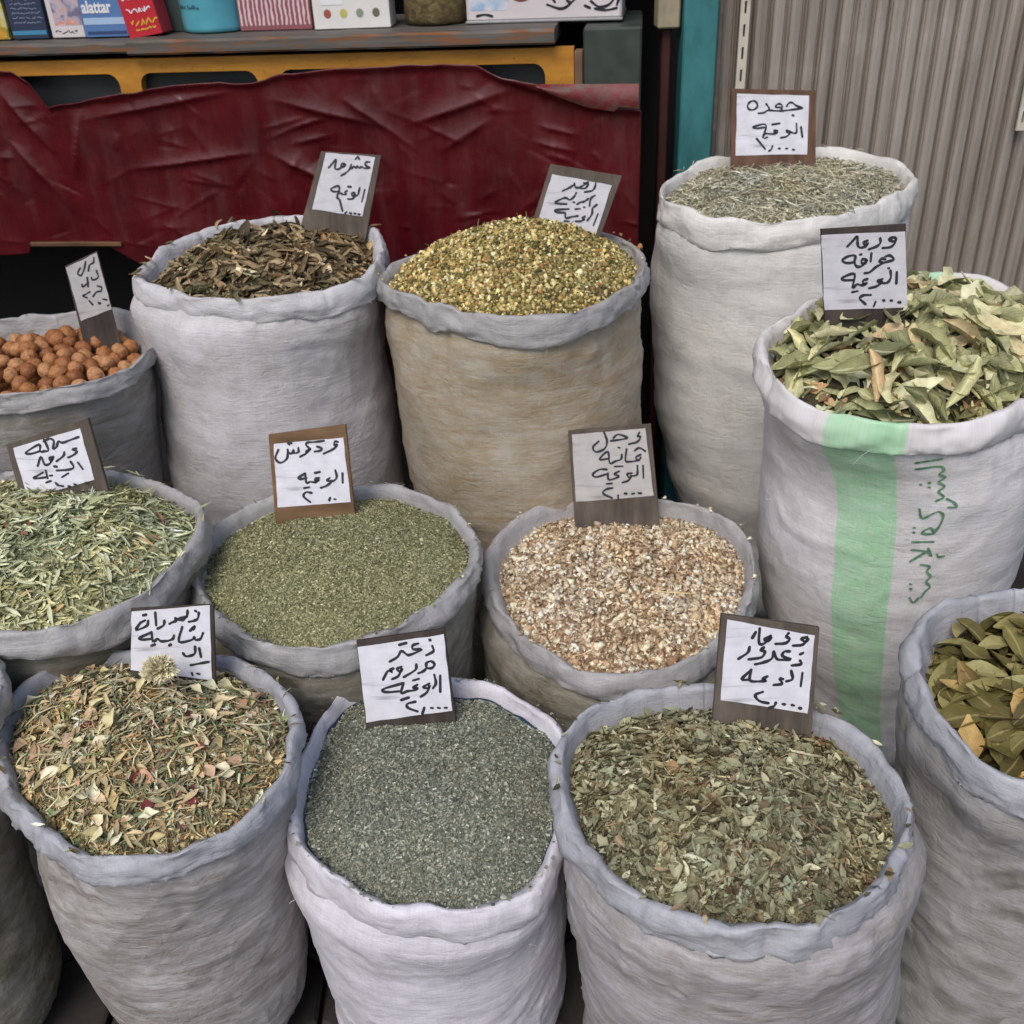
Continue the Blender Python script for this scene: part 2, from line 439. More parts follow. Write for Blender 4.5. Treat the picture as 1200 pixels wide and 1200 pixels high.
PRINT = [[[-105.9,699],[-97.6,704]],[[-105.4,684],[-97.6,688],[-96.0,679],[-97.0,670],[-94.6,662],[-96.3,651],[-93.9,641],[-95.6,629],[-93.3,618],[-95.6,608]],[[-102.5,645],[-102.1,644]],[[-99.7,649],[-99.2,648]],[[-99.4,639],[-98.9,638]],[[-92.0,613],[-89.2,605],[-87.7,594],[-90.7,594]],[[-100.7,587],[-98.8,566],[-94.0,584],[-91.6,572],[-92.1,546],[-93.1,540]],[[-92.1,546],[-93.4,530],[-97.8,531],[-95.1,544],[-93.1,531]],[[-101.3,543],[-100.8,543]],[[-101.0,532],[-100.5,531]],[[-100.6,509],[-92.6,511]],[[-100.2,490],[-94.2,488],[-92.0,476],[-94.1,496]],[[-99.8,463],[-94.2,489]],[[-90.1,482],[-89.4,475],[-87.2,477]],[[-95.6,457],[-92.0,453],[-92.8,442],[-90.9,430],[-92.1,417],[-90.1,404],[-91.7,392],[-92.7,378]],[[-98.2,410],[-97.6,409]],[[-97.9,399],[-97.2,398]],[[-97.1,375],[-95.2,363],[-93.6,376]]]
PROFILES = {'brown':[[[-0.071,0.301],[-0.111,0.3],[-0.227,0.296],[-0.379,0.309],[-0.517,0.317],[-0.58,0.313]],[[-0.241,0.264],[-0.403,0.27],[-0.612,0.266]]],'cham':[[[-0.14,0.292],[-0.246,0.283],[-0.449,0.276],[-0.545,0.27]],[[-0.165,0.29],[-0.379,0.302],[-0.517,0.3]]],'jada':[[[-0.068,0.318],[-0.232,0.321],[-0.37,0.319],[-0.542,0.302],[-0.781,0.263],[-0.936,0.203]],[[-0.1,0.31],[-0.4,0.31],[-0.8,0.27],[-1.2,0.25]]],'guava':[[[-0.073,0.304],[-0.161,0.288],[-0.263,0.273],[-0.483,0.268],[-0.699,0.232],[-0.931,0.17]],[[-0.1,0.31],[-0.4,0.3],[-0.8,0.25]]],'zhou':[[[-0.123,0.21],[-0.315,0.202],[-0.573,0.179]],[[-0.1,0.241],[-0.3,0.213],[-0.529,0.196],[-0.651,0.176],[-0.823,0.127]]],'zaat':[[[-0.105,0.247],[-0.264,0.234],[-0.544,0.217]],[[-0.1,0.224],[-0.173,0.216],[-0.472,0.213],[-0.651,0.21]]],'zarur':[[[-0.236,0.243],[-0.345,0.232],[-0.536,0.213]],[[-0.072,0.281],[-0.18,0.284],[-0.335,0.29]]],'bay':[[[-0.05,0.235],[-0.2,0.222],[-0.8,0.205]],[[-0.1,0.23],[-0.4,0.22],[-0.8,0.19]]],'marj':[[[-0.137,0.278],[-0.228,0.267]],[[-0.302,0.254]]],'seed':[[[-0.115,0.3],[-0.23,0.295],[-0.6,0.26]],[[-0.06,0.27],[-0.3,0.265],[-0.6,0.25]]],'sage':[[[-0.1,0.29],[-0.7,0.25]],[[-0.055,0.307],[-0.15,0.28],[-0.25,0.25],[-0.7,0.23]]],'walnut':[[[-0.1,0.3],[-0.9,0.26]],[[-0.143,0.283],[-0.3,0.255],[-0.42,0.243]]],'far':[[[-0.1,0.19],[-0.7,0.17]],[[-0.1,0.172],[-0.3,0.15],[-0.75,0.11]]]}
SIGNS = {'brown':{'o':[-0.402,2.471,0.923],'tb':18,'yaw':0,'b':[[-13,186],[129,171],[74,-33],[-80,7]],'p':[[-1,182],[115,167],[74,33],[-45,55]],'s':[[[201,313],[187,313],[178,305],[187,295],[202,288],[176,286],[160,293],[153,287],[141,296],[135,288],[124,296],[115,286]],[[113,305],[104,284],[84,268],[61,257]],[[83,309],[69,311],[66,298],[80,296],[84,309],[65,293],[44,286],[35,295],[44,331],[31,320],[5,295]],[[136,329],[146,339],[154,327]],[[169,189],[151,134]],[[146,198],[135,168],[122,161]],[[121,176],[105,175],[110,162],[123,170],[109,150],[85,149]],[[84,187],[73,180],[78,171],[63,171],[54,177],[38,174],[36,158]],[[42,174],[47,210],[8,199],[20,186],[48,186]],[[90,206],[105,204]],[[33,158],[43,151]],[[46,147],[55,95]],[[75,90],[67,85]],[[89,85],[97,82]],[[110,82],[118,80]],[[129,78],[137,76]]]},'cham':{'o':[0.169,2.341,0.954],'tb':18,'yaw':0,'b':[[-48,132],[113,100],[53,-51],[-93,8]],'p':[[-45,110],[89,80],[44,-43],[-80,13]],'s':[[[106,171],[101,154],[87,140],[54,136]],[[71,178],[51,166],[34,156],[57,152],[72,172],[52,175]],[[9,175],[14,158],[35,155]],[[5,168],[-15,157],[-45,145]],[[100,119],[81,105],[75,74]],[[109,79],[95,69]],[[70,106],[60,99],[49,94],[36,92],[18,84]],[[16,134],[7,119],[-13,105],[-32,114],[-55,109],[-80,96],[-67,90],[-29,87]],[[49,70],[53,69]],[[3,94],[7,93]],[[112,37],[91,-11]],[[88,64],[85,38],[71,20],[63,11]],[[53,29],[40,24],[50,16],[31,9],[10,10]],[[21,33],[-7,30],[-34,26],[-37,50]],[[-20,65],[-80,63],[-76,53],[-41,50]],[[-41,13],[-21,11]],[[10,63],[31,64]],[[-74,7],[-58,-4]]]},'jada':{'o':[0.699,2.652,0.995],'tb':14,'yaw':0,'b':[[-112,183],[98,170],[106,-13],[-108,-4]],'p':[[-97,170],[82,159],[83,21],[-98,26]],'s':[[[53,273],[63,286],[80,288],[101,273],[134,260],[102,257],[51,253],[26,252],[-8,254],[-40,257],[-59,247],[-87,245]],[[26,253],[30,276],[16,285],[3,281],[0,270],[21,268]],[[-50,288],[-41,277],[-33,265]],[[-95,293],[-110,304],[-131,299],[-142,281],[-132,265],[-111,263],[-93,275],[-95,293]],[[83,230],[90,227]],[[128,173],[137,125]],[[105,190],[107,150],[94,145],[78,151]],[[74,155],[57,159],[58,151],[74,146],[58,131],[29,126]],[[11,161],[-5,161],[-3,153],[11,154],[4,147],[-24,146],[-54,149],[-61,131]],[[-56,140],[-49,192],[-111,182],[-95,175],[-55,178]],[[-17,190],[21,194]],[[-52,127],[-39,131]],[[-93,128],[-48,76]],[[-11,89],[-17,74],[-29,65]],[[20,76],[27,75]],[[56,74],[64,74]],[[91,68],[99,66]]]},'guava':{'o':[0.703,1.877,0.862],'tb':14,'yaw':0,'b':[[-95,183],[65,186],[77,-12],[-78,-10]],'p':[[-96,172],[64,172],[78,29],[-83,31]],'s':[[[91,323],[73,322],[67,316],[87,308],[93,320],[89,301],[74,288],[44,286]],[[33,323],[35,306],[22,293],[-8,283]],[[-14,316],[-29,309],[-21,299],[-12,307],[-21,295],[-43,291],[-52,307],[-54,333],[-68,320],[-90,297]],[[57,254],[74,257],[91,242],[69,235],[43,229]],[[58,243],[44,247],[35,237],[48,230],[23,216],[1,198],[-19,195]],[[3,268],[2,238]],[[-14,246],[-31,247],[-31,233],[-17,232],[-13,244],[-28,224],[-49,221],[-60,238],[-58,261],[-84,261],[-107,247],[-89,236],[-59,238]],[[-40,265],[-35,266]],[[105,194],[106,151]],[[80,201],[83,174],[72,157],[56,154]],[[51,170],[34,164],[40,157],[53,160],[31,144],[2,138]],[[-6,173],[-23,167],[-18,153],[-5,160],[-25,150],[-45,155],[-62,143],[-57,194],[-103,182],[-98,173],[-62,171]],[[-62,126],[-42,129]],[[71,210],[74,210]],[[10,112],[-17,112],[-32,101],[-8,78]],[[30,85],[24,68]],[[59,90],[64,88]],[[88,88],[94,87]],[[118,80],[127,79]]]},'walnut':{'o':[-0.943,2.284,0.768],'tb':16,'yaw':20,'b':[[-38,154],[38,178],[40,1],[-39,-5]],'p':[[-37,150],[35,174],[39,45],[-33,29]],'s':[[[54,328],[47,306],[29,299],[17,273]],[[15,316],[2,285],[-18,258],[-30,270],[-14,291]],[[52,270],[52,239],[26,231],[23,243]],[[6,246],[0,204]],[[-23,219],[-24,207],[7,222]],[[40,202],[56,193],[50,177],[30,176],[10,158]],[[2,181],[-20,172],[-32,166],[-15,156]],[[-10,142],[1,121]],[[28,128],[35,125],[29,121],[28,128]],[[51,140],[66,134]],[[63,107],[69,111]]]},'sage':{'o':[-0.882,1.771,0.624],'tb':20,'yaw':0,'b':[[-101,101],[65,146],[87,6],[-83,-31]],'p':[[-87,94],[48,126],[64,24],[-72,-7]],'s':[[[87,220],[55,210],[21,200],[7,207],[-4,185],[-18,178],[-11,208],[-22,218]],[[-49,217],[-37,175],[-53,170],[-70,170],[-70,197],[-126,168],[-109,162],[-70,171]],[[-29,219],[-51,208]],[[73,176],[57,171],[74,164],[58,150],[36,141]],[[24,163],[18,148],[-11,128]],[[-21,147],[-36,143],[-31,128],[-22,146],[-38,121],[-59,118],[-69,149],[-87,113]],[[72,120],[88,93]],[[44,125],[53,102],[30,93],[-15,92]],[[29,79],[3,65]],[[-58,94],[-54,63]],[[-70,86],[-106,68],[-98,64],[-54,68]],[[-23,109],[-12,107]],[[-62,46],[-43,52]],[[-44,73],[-35,73]],[[-25,43],[-15,33],[3,29]],[[23,28],[29,28]],[[47,35],[53,34]],[[92,38],[99,38]]]},'marj':{'o':[-0.397,1.791,0.548],'tb':20,'yaw':0,'b':[[-83,158],[73,172],[78,0],[-84,-14]],'p':[[-74,139],[66,145],[72,14],[-77,10]],'s':[[[110,275],[98,277],[95,263],[108,264],[88,246],[49,230]],[[25,260],[44,252],[37,243],[14,240]],[[55,282],[20,279],[-10,278],[-18,268],[-3,252]],[[-3,252],[-18,244],[-15,238],[-1,254],[-19,235],[-46,222]],[[-50,258],[-51,241],[-68,238],[-71,251],[-76,238],[-90,239],[-93,253]],[[-93,249],[-99,217],[-127,201],[-145,221],[-130,254]],[[-90,280],[-84,273]],[[-81,281],[-75,277]],[[119,148],[117,109]],[[91,161],[95,134],[83,119],[67,119]],[[66,131],[55,121],[71,115],[50,99],[27,92]],[[24,133],[8,130],[8,120],[24,125],[7,116],[-12,119],[-29,116],[-31,154]],[[-31,154],[-60,137],[-52,131],[-27,135]],[[8,154],[29,157]],[[-40,94],[-19,97]],[[-11,73],[-34,77],[-45,60],[-20,36]],[[57,39],[62,50]],[[78,44],[83,42]]]},'seed':{'o':[0.229,1.898,0.435],'tb':20,'yaw':0,'b':[[-101,193],[76,200],[91,-8],[-93,-11]],'p':[[-94,185],[63,191],[79,44],[-90,38]],'s':[[[101,365],[93,350],[106,347],[92,326],[55,317]],[[-11,346],[10,361],[50,345],[15,338],[-23,335]],[[-50,374],[-38,332],[-51,301],[-87,290],[-99,311],[-74,335]],[[79,288],[100,299],[125,284]],[[105,270],[84,259],[95,245],[105,258]],[[95,245],[55,241],[39,249],[45,297]],[[24,274],[20,254],[-4,246],[-29,239],[-36,289],[-73,257],[-37,258]],[[10,305],[16,303]],[[114,222],[115,168]],[[90,223],[89,186],[73,178]],[[66,191],[45,188],[54,172],[66,183],[50,160],[24,152]],[[11,202],[-10,190],[9,182],[-3,173],[-35,167],[-38,196]],[[-42,212],[-74,213],[-103,194],[-90,181],[-45,191]],[[-8,223],[26,223]],[[-44,149],[-21,150]],[[-19,130],[-48,125],[-61,108],[-23,86]],[[4,97],[3,76]],[[32,104],[42,102]],[[64,101],[74,102]],[[92,103],[104,101]]]},'zhou':{'o':[-0.575,1.331,0.515],'tb':20,'yaw':0,'b':[[-56,116],[80,117],[70,-23],[-68,-16]],'p':[[-55,111],[74,116],[65,-13],[-67,11]],'s':[[[110,209],[105,190],[92,182],[74,179]],[[99,216],[102,213]],[[74,218],[71,203],[56,186],[42,192],[70,197]],[[45,186],[29,193],[34,185],[18,179],[10,175]],[[-5,187],[-10,171],[-31,160]],[[-32,216],[-34,172]],[[-58,189],[-66,171],[-102,159],[-84,184]],[[-73,208],[-62,210]],[[-83,184],[-68,191]],[[117,139],[106,119],[89,117],[87,126],[77,117],[35,113],[51,163]],[[75,148],[93,165],[86,152]],[[21,135],[16,124],[1,118],[-24,117],[-34,126],[-50,117],[-52,150]],[[-52,149],[-94,131],[-85,125],[-53,127]],[[1,101],[8,105]],[[-57,103],[-45,107]],[[99,88],[102,57]],[[86,94],[84,73],[72,64],[52,62],[44,73]],[[65,30],[97,35],[126,39]],[[84,0],[91,-2]],[[66,3],[68,-5]]]},'zaat':{'o':[-0.193,1.334,0.385],'tb':20,'yaw':0,'b':[[-81,149],[70,164],[80,3],[-75,-18]],'p':[[-79,139],[68,155],[75,18],[-74,3]],'s':[[[95,271],[98,252],[73,239]],[[87,294],[90,291]],[[48,282],[29,276],[30,262],[59,260],[18,243],[5,246],[-11,258],[-26,237],[-53,222]],[[-17,280],[8,286]],[[98,210],[87,217],[72,211],[72,195],[87,192],[98,201],[98,210]],[[72,194],[59,182],[42,176]],[[37,208],[32,188],[-9,164]],[[-14,202],[-29,195],[-19,183],[-13,197],[-27,169],[-49,159]],[[-42,197],[-56,192],[-47,185],[-62,188],[-80,158]],[[116,164],[113,105]],[[96,168],[100,138],[89,120]],[[77,137],[56,126],[72,121],[78,132],[68,107],[45,91]],[[36,135],[21,124],[36,123],[21,115],[0,113],[-21,107],[-11,143]],[[-11,143],[-83,124],[-72,113],[-27,114]],[[23,151],[42,156]],[[-23,82],[4,90]],[[26,74],[-3,67],[0,52],[31,38]],[[55,51],[47,29]],[[78,49],[84,48]],[[102,48],[108,47]],[[126,47],[132,47]]]},'zarur':{'o':[0.375,1.193,0.471],'tb':20,'yaw':0,'b':[[-61,186],[90,158],[79,-19],[-75,19]],'p':[[-53,178],[82,146],[73,19],[-64,48]],'s':[[[140,289],[122,283],[137,274],[143,286],[127,265],[97,263]],[[83,304],[76,293],[87,285],[73,272],[43,271]],[[28,298],[9,288],[21,280],[29,295],[8,274],[-8,277],[-6,323]],[[-18,312],[-29,293]],[[119,214],[123,202],[94,199]],[[119,234],[128,238]],[[87,245],[70,245],[65,231],[91,220],[70,219],[48,222],[38,246]],[[38,247],[31,224],[6,213],[-20,208]],[[7,262],[-4,252],[10,248],[0,230],[-40,225]],[[-37,265],[-43,247],[-72,228]],[[127,173],[122,131]],[[92,182],[96,155],[77,148]],[[67,156],[56,157],[64,141],[38,138]],[[18,167],[3,159],[14,154],[-8,152],[-36,157],[-32,191]],[[-32,191],[-61,162],[-36,159]],[[4,117],[-19,108],[-7,88],[22,79]],[[45,80],[39,68],[24,64]],[[67,74],[73,73]],[[95,70],[101,68]],[[118,59],[124,57]]]}}

# ------------------------------------------------------------------ the setting: ground, paving
def ground_mat():
    t = NT('street_dust')
    v = t.coord()
    n = t.noise(v, 6, 6, 0.65)
    col = t.ramp(n, [(0.3, lin(34, 31, 30)), (0.7, lin(54, 50, 48))])
    return t.out(col, 0.9, t.bump(t.noise(v, 60, 4), 0.5, 0.003), 0.2)
g = mesh_obj('ground', [(-80, -80, FLOOR - 0.03), (80, -80, FLOOR - 0.03), (80, 80, FLOOR - 0.03), (-80, 80, FLOOR - 0.03)], [(0, 1, 2, 3)], ground_mat(), kind='structure')
pv = bpy.data.objects.new('pavement', None)
COL.objects.link(pv)
pv['kind'] = 'structure'
pv.location = (0, 0, FLOOR)
def paver_mat():
    t = NT('paving_stone')
    oi = t.n.new('ShaderNodeObjectInfo')
    v = t.coord('Object')
    n = t.noise(v, 9, 6, 0.65)
    col = t.mix(1.0, t.ramp(oi.outputs['Random'], [(0, lin(42, 38, 37)), (1, lin(62, 57, 55))]), t.ramp(n, [(0.3, G1(0.7)), (0.7, G1(1.15))]), 'MULTIPLY')
    return t.out(col, 0.85, t.bump(t.noise(v, 70, 5), 0.5, 0.002), 0.25)
pm = paver_mat()
rs = random.Random(4)
R6 = 0.118
hexes = []
for k in range(3):
    vv, top = [], []
    ang = [math.pi / 6 + i * math.pi / 3 for i in range(6)]
    for rr, zz in ((R6 - 0.006, -0.03), (R6 - 0.005, -0.006), (R6 - 0.012, 0.0)):
        for a in ang:
            q = rr * (1 + rs.uniform(-0.012, 0.012))
            vv.append((q * math.cos(a), q * math.sin(a), zz + rs.uniform(-0.001, 0.001)))
    vv.append((0, 0, 0.0012))
    ff = []
    for r_ in (0, 1):
        for i in range(6):
            j = (i + 1) % 6
            ff.append((r_ * 6 + i, r_ * 6 + j, r_ * 6 + 6 + j, r_ * 6 + 6 + i))
    for i in range(6):
        ff.append((12 + i, 12 + (i + 1) % 6, 18))
    me = bpy.data.meshes.new('paver')
    me.from_pydata(vv, [], ff)
    me.materials.append(pm)
    hexes.append(me)
W6 = R6 * math.sqrt(3)
for j in range(-1, 9):
    for i in range(-7, 6):
        x = (i + (0.5 if j % 2 else 0)) * W6
        y = 0.35 + j * R6 * 1.5
        if y > 1.75 or x < -1.5 or x > 1.2:
            continue
        o = bpy.data.objects.new('paver', rs.choice(hexes))
        COL.objects.link(o)
        o.parent = pv
        o.location = (x, y, rs.uniform(-0.004, 0.004))
        o.rotation_euler = (rs.uniform(-0.015, 0.015), rs.uniform(-0.015, 0.015), rs.choice((0, 1, 2, 3)) * math.pi / 3)

# ------------------------------------------------------------------ sacks
N = 336
TH = np.linspace(math.radians(-270), math.radians(90), N + 1)[:-1]     # seam of the cloth at the back
T01 = np.arange(N) / N
def ring_faces(rows, n=N):
    f = []
    for r_ in range(rows - 1):
        a, b = r_ * n, (r_ + 1) * n
        for i in range(n):
            j = (i + 1) % n
            f.append((a + i, a + j, b + j, b + i))
    return f
SACK = {}
def sack(key, label, mat, drop=0.058, wid=1.0, wr=1.0, seed=1, group='open sacks of dried herbs', lip=1.0, floor=FLOOR, rimmat=None, liner=None):
    P = np.array(RIMS[key])
    lo, hi = P.min(0), P.max(0)
    c = (lo + hi) / 2
    e = (hi - lo) / 2
    a = np.arctan2(P[:, 1] - c[1], P[:, 0] - c[0])
    r = np.hypot(P[:, 0] - c[0], P[:, 1] - c[1])
    o = np.argsort(a)
    a, r, z = a[o], r[o], P[o, 2]
    aa = np.concatenate([a - 4 * math.pi, a - 2 * math.pi, a, a + 2 * math.pi])
    def per(v):
        y = np.interp(TH, aa, np.tile(v, 4))
        k = np.exp(-0.5 * (np.arange(-9, 10) / 4.0) ** 2); k /= k.sum()
        return np.convolve(np.concatenate([y[-9:], y, y[:9]]), k, 'valid')
    r0, z0 = per(r), per(z)
    r0 = r0 + 0.004 * fbm(T01 * 12, 0 * T01, seed, 12) + 0.0025 * vn(T01 * 40, 0 * T01, seed + 9, 40)
    z0 = z0 + lip * (0.006 * fbm(T01 * 9, 0 * T01 + 3, seed + 3, 9) + 0.0035 * vn(T01 * 32, 0 * T01, seed + 11, 32))
    root = empty('herb_sack' if key != 'walnut' else 'nut_sack', (c[0], c[1], floor), label, 'sack', group)
    base = np.array([c[0], c[1], floor])
    # rolled rim
    prof = [(-.080, -.14), (-.052, -.098), (-.026, -.06), (-.0140, -.035), (-.0105, -.019), (-.0075, -.009), (-.0040, -.0025), (0, 0), (.0040, -.0022), (.0075, -.008),
            (.0104, -.017), (.0118, -.027), (.0120, -.037), (.0114, -.046), (.0100, -.053), (.0072, -.0585), (.0035, -.0605), (.0, -.056), (-.005, -.040)]
    rows = len(prof)
    ww = wid * (0.95 + 0.42 * fbm(T01 * 9, 0 * T01 + 1, seed + 21, 9))
    pinch = (1 - np.abs(vn(T01 * 11, 0 * T01 + 4, seed + 25, 11))) ** 9      # places where the roll is pinched
    ww = ww * (1 - 0.30 * pinch)
    dd = (drop / 0.06) * (1 + 0.28 * fbm(T01 * 8, 0 * T01 + 2, seed + 31, 8))
    V = []
    for k, (dr, dz) in enumerate(prof):
        s = k / rows
        inner = k < 4
        q = 0 * T01 + s
        twist = 0.0042 * fbm(T01 * 26 + s * 2.2, q * 5, seed + 41, 26) + 0.0035 * (1 - np.abs(vn(T01 * 15 + s * 3.0, q * 4, seed + 51, 15)) * 2) + 0.002 * vn(T01 * 64 + s * 3, q * 8, seed + 61, 64)
        crk = 0.0052 * (1 - np.abs(vn(T01 * 30 + s * 7.0, q * 6 + 2, seed + 81, 30))) ** 7 - 0.0045 * (1 - np.abs(vn(T01 * 21 - s * 4.0, q * 5 + 7, seed + 86, 21))) ** 6
        twist = (twist + crk) * (0.35 if inner else 1.0) * wr
        vert = 0.0045 * fbm(T01 * 26 + s * 2, q * 4, seed + 71, 26) * (0.2 if k < 3 else 1)
        rr = r0 + dr * ww + twist * (1 if dr >= -0.006 else -0.5)
        zz = z0 + dz * (dd if k > 7 else 1) + vert - 0.004 * pinch * (0 if k < 3 else 1)
        V.append(np.stack([c[0] + rr * np.cos(TH), c[1] + rr * np.sin(TH), zz], 1))
    V = np.concatenate(V)
    rm = (e[0] + e[1]) / 2
    arc = np.cumsum([0] + [math.hypot(prof[i + 1][0] - prof[i][0], prof[i + 1][1] - prof[i][1]) for i in range(rows - 1)])
    uv = np.stack([np.tile(TH * rm, rows), np.repeat(z0.mean() + 0.16 - arc, N) + V[:, 2] * 0], 1)
    if key == 'guava':
        uv[:, 1] = 0.544      # the stripe runs straight on over the rim
    rim = mesh_obj('rolled_rim', V - base, ring_faces(rows), rimmat or mat, root, True, uv)
    # body
    zt = c[2]
    def prof_of(side, sg):
        pts = sorted([(0.0, sg * (e[0] + 0.002))] + [(d, sg * x) for d, x in side], key=lambda q: -q[0])
        return np.array(pts)
    left, right = PROFILES[key]
    Lp = prof_of(left, -1) if left else None
    Rp = prof_of(right, 1) if right else None
    depth = zt - 0.03 - floor
    nr = 88
    fr = np.linspace(0, 1, nr) ** 1.15
    V, UV = [], []
    unit_r = r0 / rm
    ex, ey = e[0], e[1]
    for k in range(nr):
        d = 0.036 + fr[k] * (zt - 0.036 - floor)
        def at(pp, sg):
            if pp is None:
                return None
            return float(np.interp(d, -pp[:, 0], pp[:, 1]))
        xl, xr = at(Lp, -1), at(Rp, 1)
        if xl is None and xr is None:
            xl, xr = -(ex + 0.006), ex + 0.006
        elif xl is None:
            xl = -max(xr, ex * 0.8) if xr else -ex
        elif xr is None:
            xr = -xl
        half, off = (xr - xl) / 2, (xr + xl) / 2
        f = sstep(0.0, 0.22, d - 0.03)
        shape = unit_r * (1 - f) * rm / ex + f * 1.0
        tuck = -0.006 * math.exp(-((d - 0.045) / 0.025) ** 2) + 0.004 * math.exp(-((d - 0.11) / 0.04) ** 2)
        bott = max(0.0, 0.11 - (zt - d - floor)) / 0.11
        rnd = 1 - 0.22 * bott ** 2.2
        R_ = half * shape * rnd + tuck
        q = 0 * T01 + d
        warp = vn(T01 * 9, q * 6, seed + 101, 9)
        lump = 0.011 * fbm(T01 * 6, q * 5, seed + 111, 6)
        msk = sstep(-0.35, 0.5, vn(T01 * 5, q * 5, seed + 121, 5))
        rid = (1 - np.abs(vn(T01 * 15, q * 30 + warp * 2.2, seed + 131, 15))) ** 6
        fine = vn(T01 * 22, q * 80 + warp * 2, seed + 141, 22)
        diag = (1 - np.abs(vn(T01 * 16 + d * 9, q * 9, seed + 151, 16))) ** 5 - 0.6 * (1 - np.abs(vn(T01 * 19 - d * 13, q * 12, seed + 156, 19))) ** 6
        gath = vn(T01 * 70, q * 6, seed + 161, 70) * math.exp(-((d - .03) / 0.13))
        dent = -0.006 * sstep(0.45, 0.95, vn(T01 * 7, q * 7, seed + 171, 7))
        disp = lump - 0.003 + dent + wr * (0.0046 * rid * msk + 0.0009 * fine + 0.0020 * diag + 0.0042 * gath)
        fade = sstep(0, 0.05, d - 0.03)
        R_ = R_ + disp * (0.25 + 0.75 * fade)
        x = c[0] + off * (1 if d > 0.05 else d / 0.05) + R_ * np.cos(TH)
        y = c[1] + R_ * np.sin(TH) * (1 + (ey / ex - 1) * f)
        zz = (1 - sstep(0, 0.25, d)) * (z0 - zt) + zt - d
        V.append(np.stack([x, y, np.maximum(zz, floor)], 1))
        UV.append(np.stack([TH * rm, zz], 1))
    V = np.concatenate(V)
    body = mesh_obj('sack_body', V - base, ring_faces(nr), mat, root, True, np.concatenate(UV))
    if liner is not None:
        LV = []
        for dr, dz in ((-.024, -.070), (-.0175, -.036), (-.0150, -.027), (-.0125, -.033)):
            rr = r0 + dr * ww - 0.001
            LV.append(np.stack([c[0] + rr * np.cos(TH), c[1] + rr * np.sin(TH), z0 + dz + 0.004 * vn(T01 * 30, 0 * T01, seed + 5, 30)], 1))
        mesh_obj('liner', np.concatenate(LV) - base, ring_faces(4), liner, root, True)
    # loose threads pulled out of the weave
    rg = np.random.RandomState(seed + 500)
    TV, TF = [], []
    for k in range(9):
        i = rg.randint(N)
        on_rim = k < 5
        p = (rim.data.vertices[(rows - 5) * N + i].co if on_rim else body.data.vertices[rg.randint(6, 40) * N + i].co).copy()
        d = Vector((math.cos(TH[i]), math.sin(TH[i]), 0))
        sd_ = Vector((-d.y, d.x, 0))
        L_ = rg.uniform(.012, .032)
        q1, q2 = rg.uniform(-1, 1), rg.uniform(-1.2, .3)
        for j in range(5):
            s_ = j / 4
            c_ = p + d * (.001 + .35 * L_ * math.sin(s_ * 2.2)) + sd_ * (q1 * L_ * s_) + Vector((0, 0, q2 * L_ * s_ * s_))
            for w_ in (Vector((0, 0, .00035)), sd_ * .00035, Vector((0, 0, -.00035)), sd_ * -.00035):
                TV.append(tuple(c_ + w_))
        b_ = k * 20
        for j in range(4):
            for m_ in range(4):
                n_ = (m_ + 1) % 4
                TF.append((b_ + j * 4 + m_, b_ + j * 4 + n_, b_ + j * 4 + 4 + n_, b_ + j * 4 + 4 + m_))
    mesh_obj('loose_threads', TV, TF, rimmat or mat, root, kind='stuff')
    SACK[key] = dict(c=c, r0=r0, z0=z0, rm=rm, root=root, V=V, body=body, ww=ww, e=e)
    return root

# ------------------------------------------------------------------ heaps
def heapfn(key, edge, bulge, power=1.0, back=0.0, inset=0.016, noise=0.006, seed=5, peak=(0, 0)):
    S = SACK[key]
    c, r0, z0 = S['c'], S['r0'] - inset, S['z0']
    zc = float(z0.mean())
    def fn(x, y):
        x = np.asarray(x, float); y = np.asarray(y, float)
        a = np.arctan2(y - c[1], x - c[0])
        t = ((a - TH[0]) / (2 * math.pi)) % 1.0 * N
        i = np.floor(t).astype(int) % N
        j = (i + 1) % N
        w = t - np.floor(t)
        ri = r0[i] * (1 - w) + r0[j] * w
        zi = z0[i] * (1 - w) + z0[j] * w
        rho = np.hypot(x - c[0], y - c[1]) / ri
        k = np.clip(1 - rho ** 2, 0, 1) ** power
        zz = zi * (1 - k) + zc * k + edge + bulge * k + back * (y - c[1]) * k
        zz = zz + noise * fbm(x * 14 + 60, y * 14 + 60, seed) * (0.3 + 0.7 * k) + noise * 0.4 * vn(x * 55 + 99, y * 55 + 99, seed + 7) * (0.3 + 0.7 * k)
        return zz, rho
    def pos(n, rng, rmax=1.0):
        a = rng.uniform(-math.pi, math.pi, n)
        q = np.sqrt(rng.uniform(0, 1, n)) * rmax
        t = ((a - TH[0]) / (2 * math.pi)) % 1.0 * N
        ri = r0[np.floor(t).astype(int) % N]
        return c[0] + q * ri * np.cos(a), c[1] + q * ri * np.sin(a)
    return fn, pos

